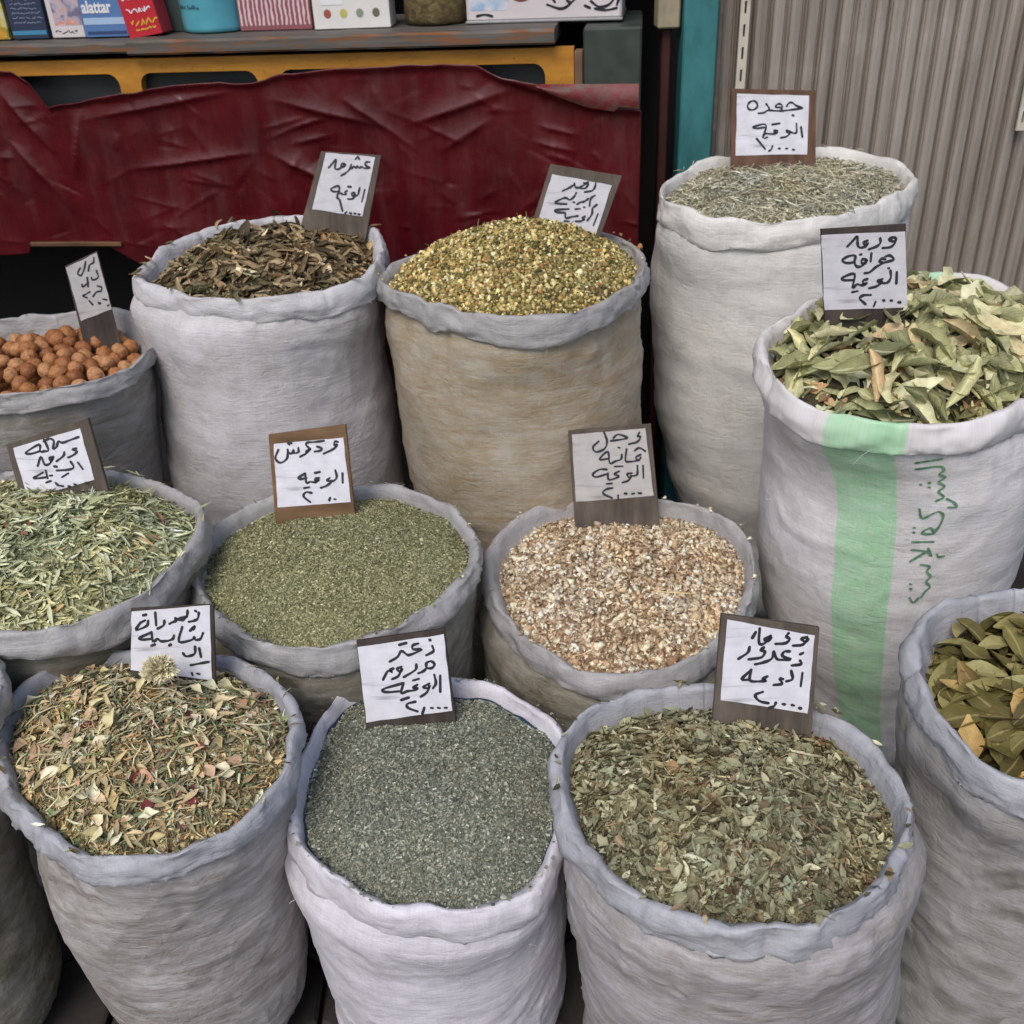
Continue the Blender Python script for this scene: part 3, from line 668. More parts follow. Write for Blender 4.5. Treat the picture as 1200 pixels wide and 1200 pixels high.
def heap(key, name, label, cat, matbase, edge, bulge, power=1.0, back=0.0, noise=0.006, seed=5, inset=0.016, group='heaps of dried goods in the sacks'):
    fn, pos = heapfn(key, edge, bulge, power, back, inset, noise, seed)
    S = SACK[key]
    c = S['c']
    root = empty(name, (c[0], c[1], c[2] - 0.12), label, cat, group)
    root['edge'] = edge
    base = np.array(root.location)
    n, rows = 112, 26
    th = np.linspace(-math.pi, math.pi, n + 1)[:-1]
    V = []
    for k in range(rows):
        q = 1.0 - k / (rows - 0.5)
        t = ((th - TH[0]) / (2 * math.pi)) % 1.0 * N
        ri = (S['r0'] - inset)[np.floor(t).astype(int) % N] * (q + (0.004 if k == 0 else 0))
        x, y = c[0] + ri * np.cos(th), c[1] + ri * np.sin(th)
        z, _ = fn(x, y)
        V.append(np.stack([x, y, z], 1))
    F = ring_faces(rows, n) + [tuple((rows - 1) * n + i for i in range(n))]
    mesh_obj('mound', np.concatenate(V) - base, F, matbase, root, True)
    return root, fn, pos

def rotmats(n, rng, tilt, yaw=None):
    yaw = rng.uniform(0, 2 * math.pi, n) if yaw is None else yaw
    ax = rng.uniform(0, 2 * math.pi, n)
    t = rng.normal(0, tilt, n)
    cz, sz = np.cos(yaw), np.sin(yaw)
    Z = np.zeros(n); O = np.ones(n)
    Rz = np.stack([np.stack([cz, -sz, Z], 1), np.stack([sz, cz, Z], 1), np.stack([Z, Z, O], 1)], 1)
    ux, uy = np.cos(ax), np.sin(ax)
    c, s = np.cos(t), np.sin(t)
    Rt = np.stack([np.stack([c + ux * ux * (1 - c), ux * uy * (1 - c), uy * s], 1),
                   np.stack([ux * uy * (1 - c), c + uy * uy * (1 - c), -ux * s], 1),
                   np.stack([-uy * s, ux * s, c], 1)], 1)
    return Rt @ Rz

def lay(fn, x, y, R, e=0.014):
    """turn pieces from level to the slope of the heap where they lie"""
    gx = (fn(x + e, y)[0] - fn(x - e, y)[0]) / (2 * e)
    gy = (fn(x, y + e)[0] - fn(x, y - e)[0]) / (2 * e)
    q = np.sqrt(gx * gx + gy * gy) + 1e-9
    k = np.minimum(q, 0.9) / q
    nv = np.stack([-gx * k, -gy * k, np.ones(len(x))], 1)
    nv /= np.linalg.norm(nv, axis=1)[:, None]
    c = nv[:, 2]
    K = np.zeros((len(x), 3, 3))
    vx, vy = -nv[:, 1], nv[:, 0]
    K[:, 0, 2], K[:, 1, 2], K[:, 2, 0], K[:, 2, 1] = vy, -vx, -vy, vx
    A = np.eye(3)[None] + K + (K @ K) / (1 + c)[:, None, None]
    return A @ R

def pick(rng, n, pal, jit=0.18):
    cols = np.array([hb(p[0])[:3] for p in pal]); w = np.array([p[1] for p in pal], float)
    i = rng.choice(len(pal), n, p=w / w.sum())
    k = rng.lognormal(0, jit, n)[:, None]
    return np.concatenate([np.clip(cols[i] * k, 0, 1), np.ones((n, 1))], 1)

def scatter(name, root, fn, pos, temps, n, size, pal, mat, seed, tilt=0.5, rise=0.006, rmax=0.98, sink=0.0, aniso=0.25, jit=0.18):
    """n small pieces lying on a heap, joined into one mesh (nobody could count them)"""
    rng = np.random.RandomState(seed)
    base = np.array(root.location)
    Vs, Ls, Ss, Cs, off = [], [], [], [], 0
    per = [n // len(temps)] * len(temps)
    for (tv, tf), k in zip(temps, per):
        tv = np.array(tv, float)
        x, y = pos(k, rng, rmax)
        z, rho = fn(x, y)
        z = z + rng.uniform(-sink, rise, k) * np.clip(1.3 - rho, 0.2, 1)
        sc = size * rng.lognormal(0, 0.28, k)[:, None] * (1 + rng.uniform(-aniso, aniso, (k, 3)))
        R = lay(fn, x, y, rotmats(k, rng, tilt))
        P = np.einsum('nij,nkj->nki', R, tv[None] * sc[:, None, :]) + np.stack([x, y, z], 1)[:, None, :] - base
        Vs.append(P.reshape(-1, 3))
        nv = len(tv)
        lens = np.array([len(q) for q in tf])
        flat = np.concatenate([np.array(q) for q in tf])
        Ls.append((flat[None] + (off + np.arange(k) * nv)[:, None]).ravel())
        Ss.append(np.tile(lens, k))
        pc = pick(rng, k, pal, jit)
        n1, n2 = fbm(x * 17 + 80, y * 17 + 80, seed + 1), fbm(x * 13 + 40, y * 13 + 60, seed + 2)      # clumps of one batch lie together
        pc[:, :3] *= (1 + 0.28 * n1 * min(1, max(.35, size / .016)))[:, None]
        pc[:, 0] *= 1 + 0.14 * n2 * min(1, max(.2, size / .016))
        pc[:, 2] *= 1 - 0.20 * n2 * min(1, max(.2, size / .016))
        Cs.append(np.repeat(np.clip(pc, 0, 0.9), nv, axis=0))
        off += nv * k
    V, L, S_, C_ = np.concatenate(Vs), np.concatenate(Ls), np.concatenate(Ss), np.concatenate(Cs)
    me = bpy.data.meshes.new(name)
    me.vertices.add(len(V)); me.vertices.foreach_set('co', V.ravel().astype(np.float32))
    me.loops.add(len(L)); me.loops.foreach_set('vertex_index', L.astype(np.int32))
    me.polygons.add(len(S_))
    me.polygons.foreach_set('loop_start', (np.cumsum(S_) - S_).astype(np.int32))
    at = me.attributes.new('tint', 'FLOAT_COLOR', 'POINT')
    at.data.foreach_set('color', C_.astype(np.float32).ravel())
    me.materials.append(mat)
    me.update(calc_edges=True)
    me.validate()
    o = bpy.data.objects.new(name, me)
    COL.objects.link(o)
    o.parent = root
    o['kind'] = 'stuff'
    return o

def rim_bits(name, key, root, temps, n, size, pal, mat, seed):
    """bits pushed up against the cloth all round the heap, and a few spilled on the rolled rim"""
    S = SACK[key]
    c, r0, z0 = S['c'], S['r0'], S['z0']
    rg = np.random.RandomState(seed)
    def pos(k, r_, rmax):
        i = r_.randint(0, N, k)
        S['_i'] = i
        S['_q'] = np.where(r_.uniform(0, 1, k) < 0.07, r_.uniform(-.004, .007, k), -.0125 - r_.uniform(0, .012, k))
        rr = r0[i] + S['_q']
        return c[0] + rr * np.cos(TH[i]), c[1] + rr * np.sin(TH[i])
    def fn(x, y):
        i, q = S['_i'], S['_q']
        x = np.asarray(x, float)
        z = np.where(q > -.01, z0[i] + .0015 + size * .05, z0[i] + S['edge'] + .004 + np.clip(-.0125 - q, 0, .012) * .3)
        return z, np.ones(len(x))
    S['edge'] = root['edge']
    return scatter(name, root, fn, pos, temps, n, size, pal, mat, seed, 0.35, 0.005, 1.0, 0.0)

def single(name, root, fn, pos, meshes, n, seed, tilt=0.35, rise=0.01, rmax=0.93, smin=0.8, smax=1.2, lift=0.004, keep=None):
    """n pieces big enough to be picked up one by one: an object each, sharing a few meshes"""
    rng = np.random.RandomState(seed)
    x, y = pos(n, rng, rmax)
    z, rho = fn(x, y)
    R = lay(fn, x, y, rotmats(n, rng, tilt))
    sc = rng.uniform(smin, smax, n)
    base = root.location
    for i in range(n):
        if keep is not None and not keep(x[i], y[i]):
            continue
        o = bpy.data.objects.new(name, meshes[rng.randint(len(meshes))])
        COL.objects.link(o)
        o.parent = root
        M = Matrix(R[i].tolist()).to_4x4()
        o.rotation_euler = M.to_euler()
        o.scale = (sc[i],) * 3
        o.location = (x[i] - base[0], y[i] - base[1], z[i] + lift + rng.uniform(0, rise) - base[2])

# piece templates (unit length along x)
def t_flake(seed):
    r = np.random.RandomState(seed)
    v = np.array([(-.5, -.3, 0), (.5, -.35, 0), (.45, .35, 0), (-.5, .3, 0)]) + r.uniform(-.14, .14, (4, 3))
    return v, [(0, 1, 2), (0, 2, 3)]
def t_needle(seed, w=0.10, bend=0.15):
    r = np.random.RandomState(seed)
    v = []
    for i in range(4):
        x = -0.5 + i / 3
        b = bend * (1 - (2 * x) ** 2) * (1 if r.rand() < .8 else -1)
        ww = w * (0.6 if i in (0, 3) else 1)
        for k in range(3):
            a = k * 2.094
            v.append((x, b + ww * .5 * math.cos(a), b * .4 + ww * .5 * math.sin(a)))
    f = []
    for i in range(3):
        for k in range(3):
            f.append((i * 3 + k, i * 3 + (k + 1) % 3, i * 3 + 3 + (k + 1) % 3, i * 3 + 3 + k))
    f += [(2, 1, 0), (9, 10, 11)]
    return v, f
def t_leaf(seed, L=1.0, W=0.35, fold=0.5, curl=0.5, nx=5, ny=3, rag=0.0, twist=0.4):
    """a dried leaf: pointed outline, folded along the midrib, curled along its length"""
    r = np.random.RandomState(seed)
    fold = fold * r.uniform(0.4, 1.5); curl = curl * r.uniform(-1, 1.3); tw = twist * r.uniform(-1, 1)
    bx = r.uniform(-.15, .15)
    v, uv = [], []
    for i in range(nx):
        s = i / (nx - 1)
        w = W * max(0.05, math.sin(math.pi * (0.04 + 0.92 * s) ** 0.85)) * (1 + rag * r.uniform(-1, 1))
        for j in range(ny):
            t = j / (ny - 1) * 2 - 1
            yy = t * w / 2
            a = fold * abs(t)
            y, z = yy * math.cos(a), abs(yy) * math.sin(a) + rag * 0.06 * r.uniform(-1, 1) * L
            q = tw * (s - .5)
            y, z = y * math.cos(q) - z * math.sin(q), y * math.sin(q) + z * math.cos(q)
            x = (s - .5) * L
            if abs(curl) > 1e-3:
                k = curl / L
                ang = x * k
                rad = 1 / k - z
                x, z = rad * math.sin(ang), 1 / k - rad * math.cos(ang)
            y += bx * (1 - (2 * s - 1) ** 2) * W
            v.append((x, y, z)); uv.append((s, j / (ny - 1)))
    f = []
    for i in range(nx - 1):
        for j in range(ny - 1):
            a = i * ny + j
            f.append((a, a + ny, a + ny + 1, a + 1))
    return (v, f, uv)
def tl(*a, **k):
    v, f, uv = t_leaf(*a, **k)
    return v, f
def t_roll(seed, W=0.3, turn=4.0):
    """a leaf rolled up lengthwise while drying"""
    r = np.random.RandomState(seed)
    turn *= r.uniform(.6, 1.2)
    v = []
    nx, ny = 5, 6
    for i in range(nx):
        s = i / (nx - 1)
        rad = W * .3 * (.35 + math.sin(math.pi * (.1 + .8 * s)))
        b = .18 * math.sin(s * 3 + r.uniform(-.4, .4))
        for j in range(ny):
            a = turn * (j / (ny - 1) - .5)
            v.append((s - .5, b + rad * math.sin(a) * (1 + .1 * r.uniform(-1, 1)), rad * (1 - math.cos(a)) * .8))
    f = []
    for i in range(nx - 1):
        for j in range(ny - 1):
            a = i * ny + j
            f.append((a, a + ny, a + ny + 1, a + 1))
    return v, f
def t_chip(seed, flat=0.55):
    r = np.random.RandomState(seed)
    v = np.array([(1, 0, 0), (-1, 0, 0), (0, .7, 0), (0, -.7, 0), (0, 0, flat), (0, 0, -flat), (.55, .5, .25), (-.5, -.5, .25)]) * .5
    v = v + r.uniform(-.1, .1, v.shape)
    f = [(0, 6, 4), (6, 2, 4), (2, 1, 4), (1, 7, 4), (7, 3, 4), (3, 0, 4), (6, 0, 2), (7, 1, 3), (2, 0, 5), (1, 2, 5), (3, 1, 5), (0, 3, 5)]
    return v, f
def t_flower(seed):
    """a dried flower head: a dome on a ruff of shrivelled petals"""
    r = np.random.RandomState(seed)
    v = [(0, 0, .55)]
    for k in range(6):
        a = k * math.pi / 3
        v.append((.28 * math.cos(a), .28 * math.sin(a), .42 + r.uniform(-.05, .05)))
    for k in range(6):
        a = k * math.pi / 3 + .3
        v.append((.42 * math.cos(a), .42 * math.sin(a), .12 + r.uniform(-.05, .05)))
    for k in range(6):
        a = k * math.pi / 3 + .2
        q = .62 * r.uniform(.7, 1.2)
        v.append((q * math.cos(a), q * math.sin(a), r.uniform(-.25, .2)))
    f = []
    for k in range(6):
        j = (k + 1) % 6
        f += [(0, 1 + k, 1 + j), (1 + k, 7 + k, 7 + j, 1 + j), (7 + k, 13 + k, 7 + j)]
    return v, f
def leaf_meshes(name, k, mat, seed, **kw):
    out = []
    for i in range(k):
        v, f, uv = t_leaf(seed + i, **kw)
        me = bpy.data.meshes.new(name)
        me.from_pydata(v, [], f)
        me.polygons.foreach_set('use_smooth', [True] * len(f))
        lay = me.uv_layers.new(name='UVMap')
        li = np.empty(len(me.loops), dtype=np.int32)
        me.loops.foreach_get('vertex_index', li)
        lay.data.foreach_set('uv', np.array(uv, dtype=np.float32)[li].ravel())
        me.materials.append(mat)
        out.append(me)
    return out
def raw_meshes(name, temps, mat, scale, smooth=True):
    out = []
    for v, f in temps:
        me = bpy.data.meshes.new(name)
        me.from_pydata([tuple(np.array(p) * scale) for p in v], [], f)
        if smooth:
            me.polygons.foreach_set('use_smooth', [True] * len(f))
        me.materials.append(mat)
        out.append(me)
    return out

# ------------------------------------------------------------------ the shop behind
CA = math.radians(7.7)
CM = Matrix.Translation((0.4, 2.72, 0)) @ Matrix.Rotation(-CA, 4, 'Z')     # cabinet frame: x along its front, y into the shop
def in_cab(o, loc):
    o.matrix_world = CM @ Matrix.Translation(loc)
    return o

shop = empty('shop_front', (0, 3.0, FLOOR), 'dark shop interior walls, ceiling and wall above the opening behind the sacks', 'building')
dark = plain('dark_interior_shade', lin(34, 31, 30), 0.9)  # the shop's inner shade is put into this near-black colour
wallp = plain('stained_wall_plaster', lin(150, 142, 130), 0.9, 0.3, 3)
def part(name, parent, vf, mat, smooth=False, uv=None):
    return mesh_obj(name, vf[0], vf[1], mat, parent, smooth, uv)
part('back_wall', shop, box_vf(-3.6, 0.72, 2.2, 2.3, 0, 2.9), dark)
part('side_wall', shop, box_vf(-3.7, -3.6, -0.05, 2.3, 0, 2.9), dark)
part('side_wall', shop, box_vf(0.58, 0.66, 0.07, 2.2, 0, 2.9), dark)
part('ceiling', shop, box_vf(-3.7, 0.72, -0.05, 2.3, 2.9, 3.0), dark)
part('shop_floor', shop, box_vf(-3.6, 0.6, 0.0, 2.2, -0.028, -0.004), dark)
part('lintel', shop, box_vf(-3.7, 3.2, -0.06, 0.05, 2.35, 3.6), wallp)
part('wall_panel', shop, box_vf(-6.5, -3.70, -0.06, 0.1, 0, 3.6), wallp)
part('wall_panel', shop, box_vf(3.2, 6.5, -0.06, 0.1, 0, 3.6), wallp)

# folding metal shutter: every slat a part
sh = empty('metal_shutter', (0.60, 2.975, FLOOR), 'grey brown corrugated metal shutter of narrow upright slats', 'shutter')
def shutter_mat():
    t = NT('shutter_metal')
    v = t.coord('Object', (1, 1, 1))
    tc = t.n.new('ShaderNodeNewGeometry')
    mp = t.n.new('ShaderNodeMapping')
    mp.inputs['Scale'].default_value = (22, 22, 1.4)
    t.link(tc.outputs['Position'], mp.inputs['Vector'])
    n = t.noise(mp.outputs[0], 1.0, 6, 0.7, 0.4)
    mp2 = t.n.new('ShaderNodeMapping')
    mp2.inputs['Scale'].default_value = (5, 5, 3.5)
    t.link(tc.outputs['Position'], mp2.inputs['Vector'])
    n2 = t.noise(mp2.outputs[0], 1.0, 6, 0.7)
    col = t.ramp(n, [(0.3, lin(138, 129, 119)), (0.55, lin(168, 159, 149)), (0.8, lin(188, 181, 171))])
    col = t.mix(t.ramp(n2, [(0.55, G1(0)), (0.75, G1(0.55))]), col, lin(196, 192, 184))
    return t.out(col, 0.55, t.bump(n, 0.3, 0.001), 0.4, Metallic=0.25)
smat = shutter_mat()
pitch = 0.0452
prof = [(0, 0.014), (0.0028, 0.014), (0.0036, -0.003), (0.006, -0.008), (0.0088, -0.004), (0.0100, 0.005), (0.0125, 0.002), (0.022, -0.0035), (0.033, -0.0005), (0.0395, 0.001), (0.042, 0.006), (0.0432, 0.014), (0.0452, 0.014)]
sv, sf = [], []
for z in (0.02, 2.45):
    for x, y in prof:
        sv.append((x, y, z))
n = len(prof)
for i in range(n - 1):
    sf.append((i, i + 1, n + i + 1, n + i))
sme = bpy.data.meshes.new('slat')
sme.from_pydata(sv, [], sf)
sme.materials.append(smat)
rs = random.Random(3)
for k in range(58):
    o = bpy.data.objects.new('slat', sme)
    COL.objects.link(o)
    o.parent = sh
    o.location = (k * pitch, rs.uniform(-.0015, .0015), 0)
part('track', sh, box_vf(-0.01, 2.64, -0.03, 0.03, -0.004, 0.014), smat)
part('backing_sheet', sh, box_vf(0.0, 2.63, 0.034, 0.04, 0.016, 2.45), dark)

# teal door post, timber post with a pale block
def teal_mat():
    t = NT('worn_teal_paint')
    v = t.coord('Object', (8, 8, 2.5))
    n = t.noise(v, 1, 6, 0.7)
    n2 = t.noise(t.coord(), 26, 5, 0.7)
    col = t.ramp(n, [(0.3, lin(38, 88, 92)), (0.6, lin(62, 128, 132)), (0.85, lin(84, 148, 150))])
    col = t.mix(t.ramp(n2, [(0.62, G1(0)), (0.72, G1(0.7))]), col, lin(58, 74, 72))
    return t.out(col, 0.55, t.bump(n2, 0.3, 0.001), 0.4)
tp = empty('door_post', (0.545, 2.945, FLOOR), 'teal painted metal post between the dark shop and the shutter', 'door post')
part('post', tp, box_vf(-0.046, 0.043, -0.04, 0.04, 0, 2.62, 0.004), teal_mat())
part('rusty_edge', tp, box_vf(0.0445, 0.058, -0.028, 0.03, 0, 2.6, 0.002), plain('rusty_edge_metal', lin(92, 84, 78), 0.7, .4, 30))
po = empty('timber_post', (0.462, 2.97, FLOOR), 'dark red post topped by a pale wooden block beside the teal post', 'post')
part('pole', po, box_vf(-0.012, 0.012, -0.02, 0.02, 0, 1.507, 0.003), plain('dark_red_paint', lin(70, 34, 30), 0.7, .3, 14))
part('block', po, box_vf(-0.028, 0.030, -0.045, 0.03, 1.509, 1.66, 0.004), wood('pale_block_wood', lin(150, 138, 116), lin(190, 178, 152), 0.8, (30, 30, 4)))

# slotted shelf strips hanging on the shutter
def slotted(x, z0, z1, y, label, lean=0.0):
    r = empty('slotted_strip', (x, y, z0), label, 'metal strip', 'slotted metal strips on the shutter', (0, lean, 0))
    w, h = 0.0125, z1 - z0
    outer = [(-w, 0), (w, 0), (w, h), (-w, h)]
    slots = []
    z = 0.020
    while z + 0.035 < h:
        slots.append([(-.003, z), (.003, z), (.003, z + .030), (-.003, z + .030)])
        z += 0.055
    loops = [outer] + slots
    pts = [p for l in loops for p in l]
    tri = tessellate_polygon([[Vector((a, b, 0)) for a, b in l] for l in loops])
    V = [(a, -0.004, b) for a, b in pts] + [(a, 0.004, b) for a, b in pts]
    n_ = len(pts)
    F = [tuple(t) for t in tri] + [tuple(i + n_ for i in reversed(t)) for t in tri]
    s = 0
    for l in loops:
        k = len(l)
        for i in range(k):
            F.append((s + i, s + (i + 1) % k, n_ + s + (i + 1) % k, n_ + s + i))
        s += k
    mesh_obj('strip', V, F, plain('cream_strip_paint', lin(206, 198, 184), 0.5, .2, 20), r)
    mesh_obj('channel', *box_vf(-.0105, .0105, .0045, .012, 0.004, h - 0.004), plain('strip_channel_shadow', lin(40, 38, 36), 0.8), r)
slotted(0.664, 1.02, 2.2, 2.945, 'white slotted metal strip above the brown framed price board')
slotted(1.452, 0.992, 2.2, 2.945, 'white slotted metal strip at the outer edge of the shutter')

# ------------------------------------------------------------------ the cabinet with the red cover
cab = bpy.data.objects.new('counter', None)
COL.objects.link(cab)
tag(cab, 'long shop counter with a worn wooden top and yellow frame under the boxes', 'counter')
in_cab(cab, (0, 0, 0))
grey_top = wood('grey_worn_wood', lin(72, 66, 60), lin(120, 98, 78), 0.7, (3, 50, 50))
def slab(x0, x1, y0, y1, z0, z1, seed):
    v, f = [], []
    rs_ = np.random.RandomState(seed)
    n_ = 28
    for i in range(n_):
        x = x0 + (x1 - x0) * i / (n_ - 1)
        j = rs_.uniform(-.0018, .0018, 4)
        v += [(x, y0 + .004 + j[0], z0), (x, y0 + j[1], z0 + .005), (x, y0 + j[1], z1 - .006 + j[2]), (x, y0 + .006 + j[0], z1 + j[3] * .5), (x, y1, z1), (x, y1, z0)]
    for i in range(n_ - 1):
        for k in range(6):
            a, b = i * 6 + k, i * 6 + (k + 1) % 6
            f.append((a, a + 6, b + 6, b) if False else (b, b + 6, a + 6, a))
    f += [tuple(range(6)), tuple(reversed([(n_ - 1) * 6 + k for k in range(6)]))]
    return v, f
def top_mat():
    t = NT('worn_counter_top')
    v = t.coord('Object', (2.5, 40, 40))
    n = t.noise(v, 1, 6, 0.7, 0.5)
    geo = t.n.new('ShaderNodeNewGeometry')
    sp = t.n.new('ShaderNodeSeparateXYZ')
    t.link(t.coord('Object'), sp.inputs[0])
    edge = t.ramp(t.math('ADD', t.math('MULTIPLY', t.noise(t.coord('Object', (14, 14, 90)), 1, 4), 0.9), 0.0), [(0.42, G1(0)), (0.56, G1(1))])
    col = t.ramp(n, [(0.3, lin(70, 66, 62)), (0.7, lin(108, 104, 98))])
    isfront = t.math('LESS_THAN', sp.outputs[1], -0.027)
    col = t.mix(t.math('MULTIPLY', edge, isfront), col, lin(122, 82, 54))
    return t.out(col, 0.6, t.bump(n, 0.4, 0.001), 0.35)
tm = top_mat()
part('top_board', cab, slab(-2.6, -1.341, -0.030, 0.45, 1.292, 1.320, 1), tm)
part('top_board', cab, slab(-1.338, -0.245, -0.034, 0.45, 1.287, 1.322, 2), tm)
# yellow frame with rounded openings
def rrect(x0, x1, z0, z1, r):
    p = []
    for cx, cz, a0 in ((x1 - r, z1 - r, 0), (x0 + r, z1 - r, 90), (x0 + r, z0 + r, 180), (x1 - r, z0 + r, 270)):
        for k in range(6):
            a = math.radians(a0 + k * 18)
            p.append((cx + r * math.cos(a), cz + r * math.sin(a)))
    return p
openings = [(-2.55, -2.18), (-2.12, -1.80), (-1.725, -1.393), (-1.334, -1.017), (-0.958, -0.645), (-0.585, -0.272)]
outer = [(-2.6, 0.80), (-0.2, 0.80), (-0.2, 1.276), (-2.6, 1.276)]
loops = [outer] + [rrect(a, b, 0.88, 1.241, 0.030) for a, b in openings]
pts = [p for l in loops for p in l]
tri = tessellate_polygon([[Vector((a, b, 0)) for a, b in l] for l in loops])
n_ = len(pts)
V = [(a, 0.0, b) for a, b in pts] + [(a, 0.03, b) for a, b in pts]
F = [tuple(t) for t in tri] + [tuple(i + n_ for i in reversed(t)) for t in tri]
s = 0
for l in loops:
    k = len(l)
    for i in range(k):
        F.append((s + i, s + (i + 1) % k, n_ + s + (i + 1) % k, n_ + s + i))
    s += k
def yellow_mat():
    t = NT('worn_yellow_paint')
    n = t.noise(t.coord('Object', (6, 30, 30)), 1, 6, 0.7)
    n2 = t.noise(t.coord(), 45, 5, 0.7)
    col = t.ramp(n, [(0.3, lin(160, 106, 34)), (0.6, lin(196, 138, 48)), (0.85, lin(208, 154, 66))])
    col = t.mix(t.ramp(n2, [(0.60, G1(0)), (0.72, G1(0.75))]), col, lin(96, 62, 34))
    return t.out(col, 0.5, t.bump(n2, 0.3, 0.001), 0.4)
part('yellow_frame', cab, (V, F), yellow_mat())
part('dark_panel', cab, box_vf(-2.59, -0.21, 0.034, 0.05, 0.81, 1.27), plain('dark_grey_panel', lin(46, 50, 52), 0.35, .2))
part('end_strip', cab, box_vf(-0.1985, -0.178, -0.004, 0.04, 0.80, 1.268, 0.002), wood('bare_strip_wood', lin(88, 66, 50), lin(142, 112, 88), 0.8, (40, 40, 4)))
part('end_post', cab, box_vf(-0.1765, -0.034, -0.004, 0.40, 0.72, 1.318, 0.005), plain('dark_green_paint', lin(58, 66, 60), 0.5, .3, 20))
part('side_panel', cab, box_vf(-0.1765, -0.04, 0.05, 0.42, FLOOR, 0.719), dark)
part('side_panel', cab, box_vf(-2.6, -2.56, 0.05, 0.42, FLOOR, 1.28), dark)
part('back_panel', cab, box_vf(-2.56, -0.18, 0.42, 0.44, FLOOR, 1.285), dark)  # shade inside the counter is put into the dark colour of its panels
part('tan_rail', cab, box_vf(-1.754, -1.48, -0.026, -0.008, 0.793, 0.805, 0.002), wood('tan_rail_wood', lin(88, 64, 44), lin(122, 92, 64), 0.8))

# red plastic cover hung over the counter's front
TOPL = [(-2.55, 1.255), (-1.75, 1.262), (-1.66, 1.258), (-1.62, 1.235), (-1.592, 1.190), (-1.585, 1.168), (-1.482, 1.184), (-1.288, 1.209), (-1.102, 1.221), (-1.012, 1.219), (-0.941, 1.234), (-0.828, 1.247), (-0.674, 1.250), (-0.522, 1.252), (-0.436, 1.243), (-0.373, 1.217), (-0.289, 1.196), (-0.161, 1.146), (-0.040, 1.132)]
BOTL = [(-2.55, 0.77), (-1.84, 0.765), (-1.77, 0.770), (-1.755, 0.806), (-1.534, 0.797), (-1.446, 0.742), (-1.30, 0.70), (-0.9, 0.66), (-0.024, 0.62)]
tx, tz = np.array(TOPL).T
bx, bz = np.array(BOTL).T
nu, nv = 420, 130
U, Vv = np.meshgrid(np.linspace(-2.55, -0.030, nu), np.linspace(0, 1, nv), indexing='xy')
ZT = np.interp(U, tx, tz); ZB = np.interp(U, bx, bz)
Z = ZT * (1 - Vv) + ZB * Vv
def crease(x0, z0, x1, z1, wd, amp):
    """a crease in stiff thin plastic: a straight sharp ridge that fades at its ends"""
    d = np.array([x1 - x0, z1 - z0]); L_ = np.hypot(*d); d = d / L_
    s = (U - x0) * d[0] + (Z - z0) * d[1]
    t = -(U - x0) * d[1] + (Z - z0) * d[0]
    m = np.clip(s / (0.35 * L_), 0, 1) * np.clip((L_ - s) / (0.35 * L_), 0, 1)
    return amp * m * np.exp(-np.abs(t) / np.where(t > 0, wd * 2.0, wd * 0.55))
D = 0.007 * fbm(U * 2.2 + 20, Z * 3 + 5, 700) + 0.0022 * fbm(U * 7 + 30, Z * 6, 710)
for c in [(-1.52, 1.13, -1.05, 1.20, .012, .010), (-1.42, 1.00, -1.02, 1.045, .010, .011), (-1.02, 1.045, -0.80, 0.94, .011, .011), (-1.0, 1.18, -0.68, 1.10, .012, .010), (-0.80, 1.18, -0.64, 1.07, .011, .010),
          (-0.64, 1.10, -0.34, 1.19, .012, .012), (-0.56, 1.03, -0.40, 1.12, .010, .008), (-1.50, 1.17, -1.57, 0.98, .012, .012), (-1.72, 1.22, -1.60, 1.04, .014, .014), (-1.74, 1.1, -1.62, 0.93, .012, .010),
          (-0.43, 1.235, -0.20, 1.145, .010, .012), (-0.30, 1.10, -0.18, 1.07, .006, .006), (-0.31, 1.06, -0.19, 1.03, .006, .006), (-0.28, 1.03, -0.20, 1.005, .006, .005), (-0.95, 1.10, -0.82, 1.13, .006, .006), (-0.95, 1.06, -0.82, 1.085, .006, .006)]:
    D = D + crease(*c)
rc = np.random.RandomState(12)
for k in range(150):
    x, z = rc.uniform(-2.0, -0.06), rc.uniform(0.78, 1.22)
    an = rc.choice([rc.normal(0.1, 0.35), rc.normal(1.4, 0.35), rc.normal(-0.6, 0.3)])
    L_ = rc.uniform(.04, .17)
    D = D + crease(x, z, x + L_ * math.cos(an), z + L_ * math.sin(an), rc.uniform(.004, .008), rc.uniform(.0014, .0042) * rc.choice([1, 1, -0.7]))
for k in range(46):      # upright pleats
    x = -2.1 + k * 0.0455 + rc.uniform(-.015, .015)
    z = rc.uniform(0.8, 1.0)
    D = D + crease(x, z, x + rc.uniform(-.02, .02), z + rc.uniform(.12, .3), .006, rc.uniform(.0008, .0028))
hem = 0.010 * np.exp(-((Vv) / 0.02) ** 2)
Y = -0.034 - D - hem + 0.02 * Vv
Z = Z + 0.004 * vn(U * 18 + 60, 0 * U, 735) * np.exp(-Vv / 0.05)
tv = np.stack([U, Y, Z], -1).reshape(-1, 3)
hole = ((U - (-1.205)) / 0.013) ** 2 + ((Z - 0.965) / 0.030) ** 2 + 0.5 * vn(U * 60 + 20, Z * 60, 741)
tf = []
for j in range(nv - 1):
    for i in range(nu - 1):
        a = j * nu + i
        tf.append((a, a + nu, a + nu + 1, a + 1))
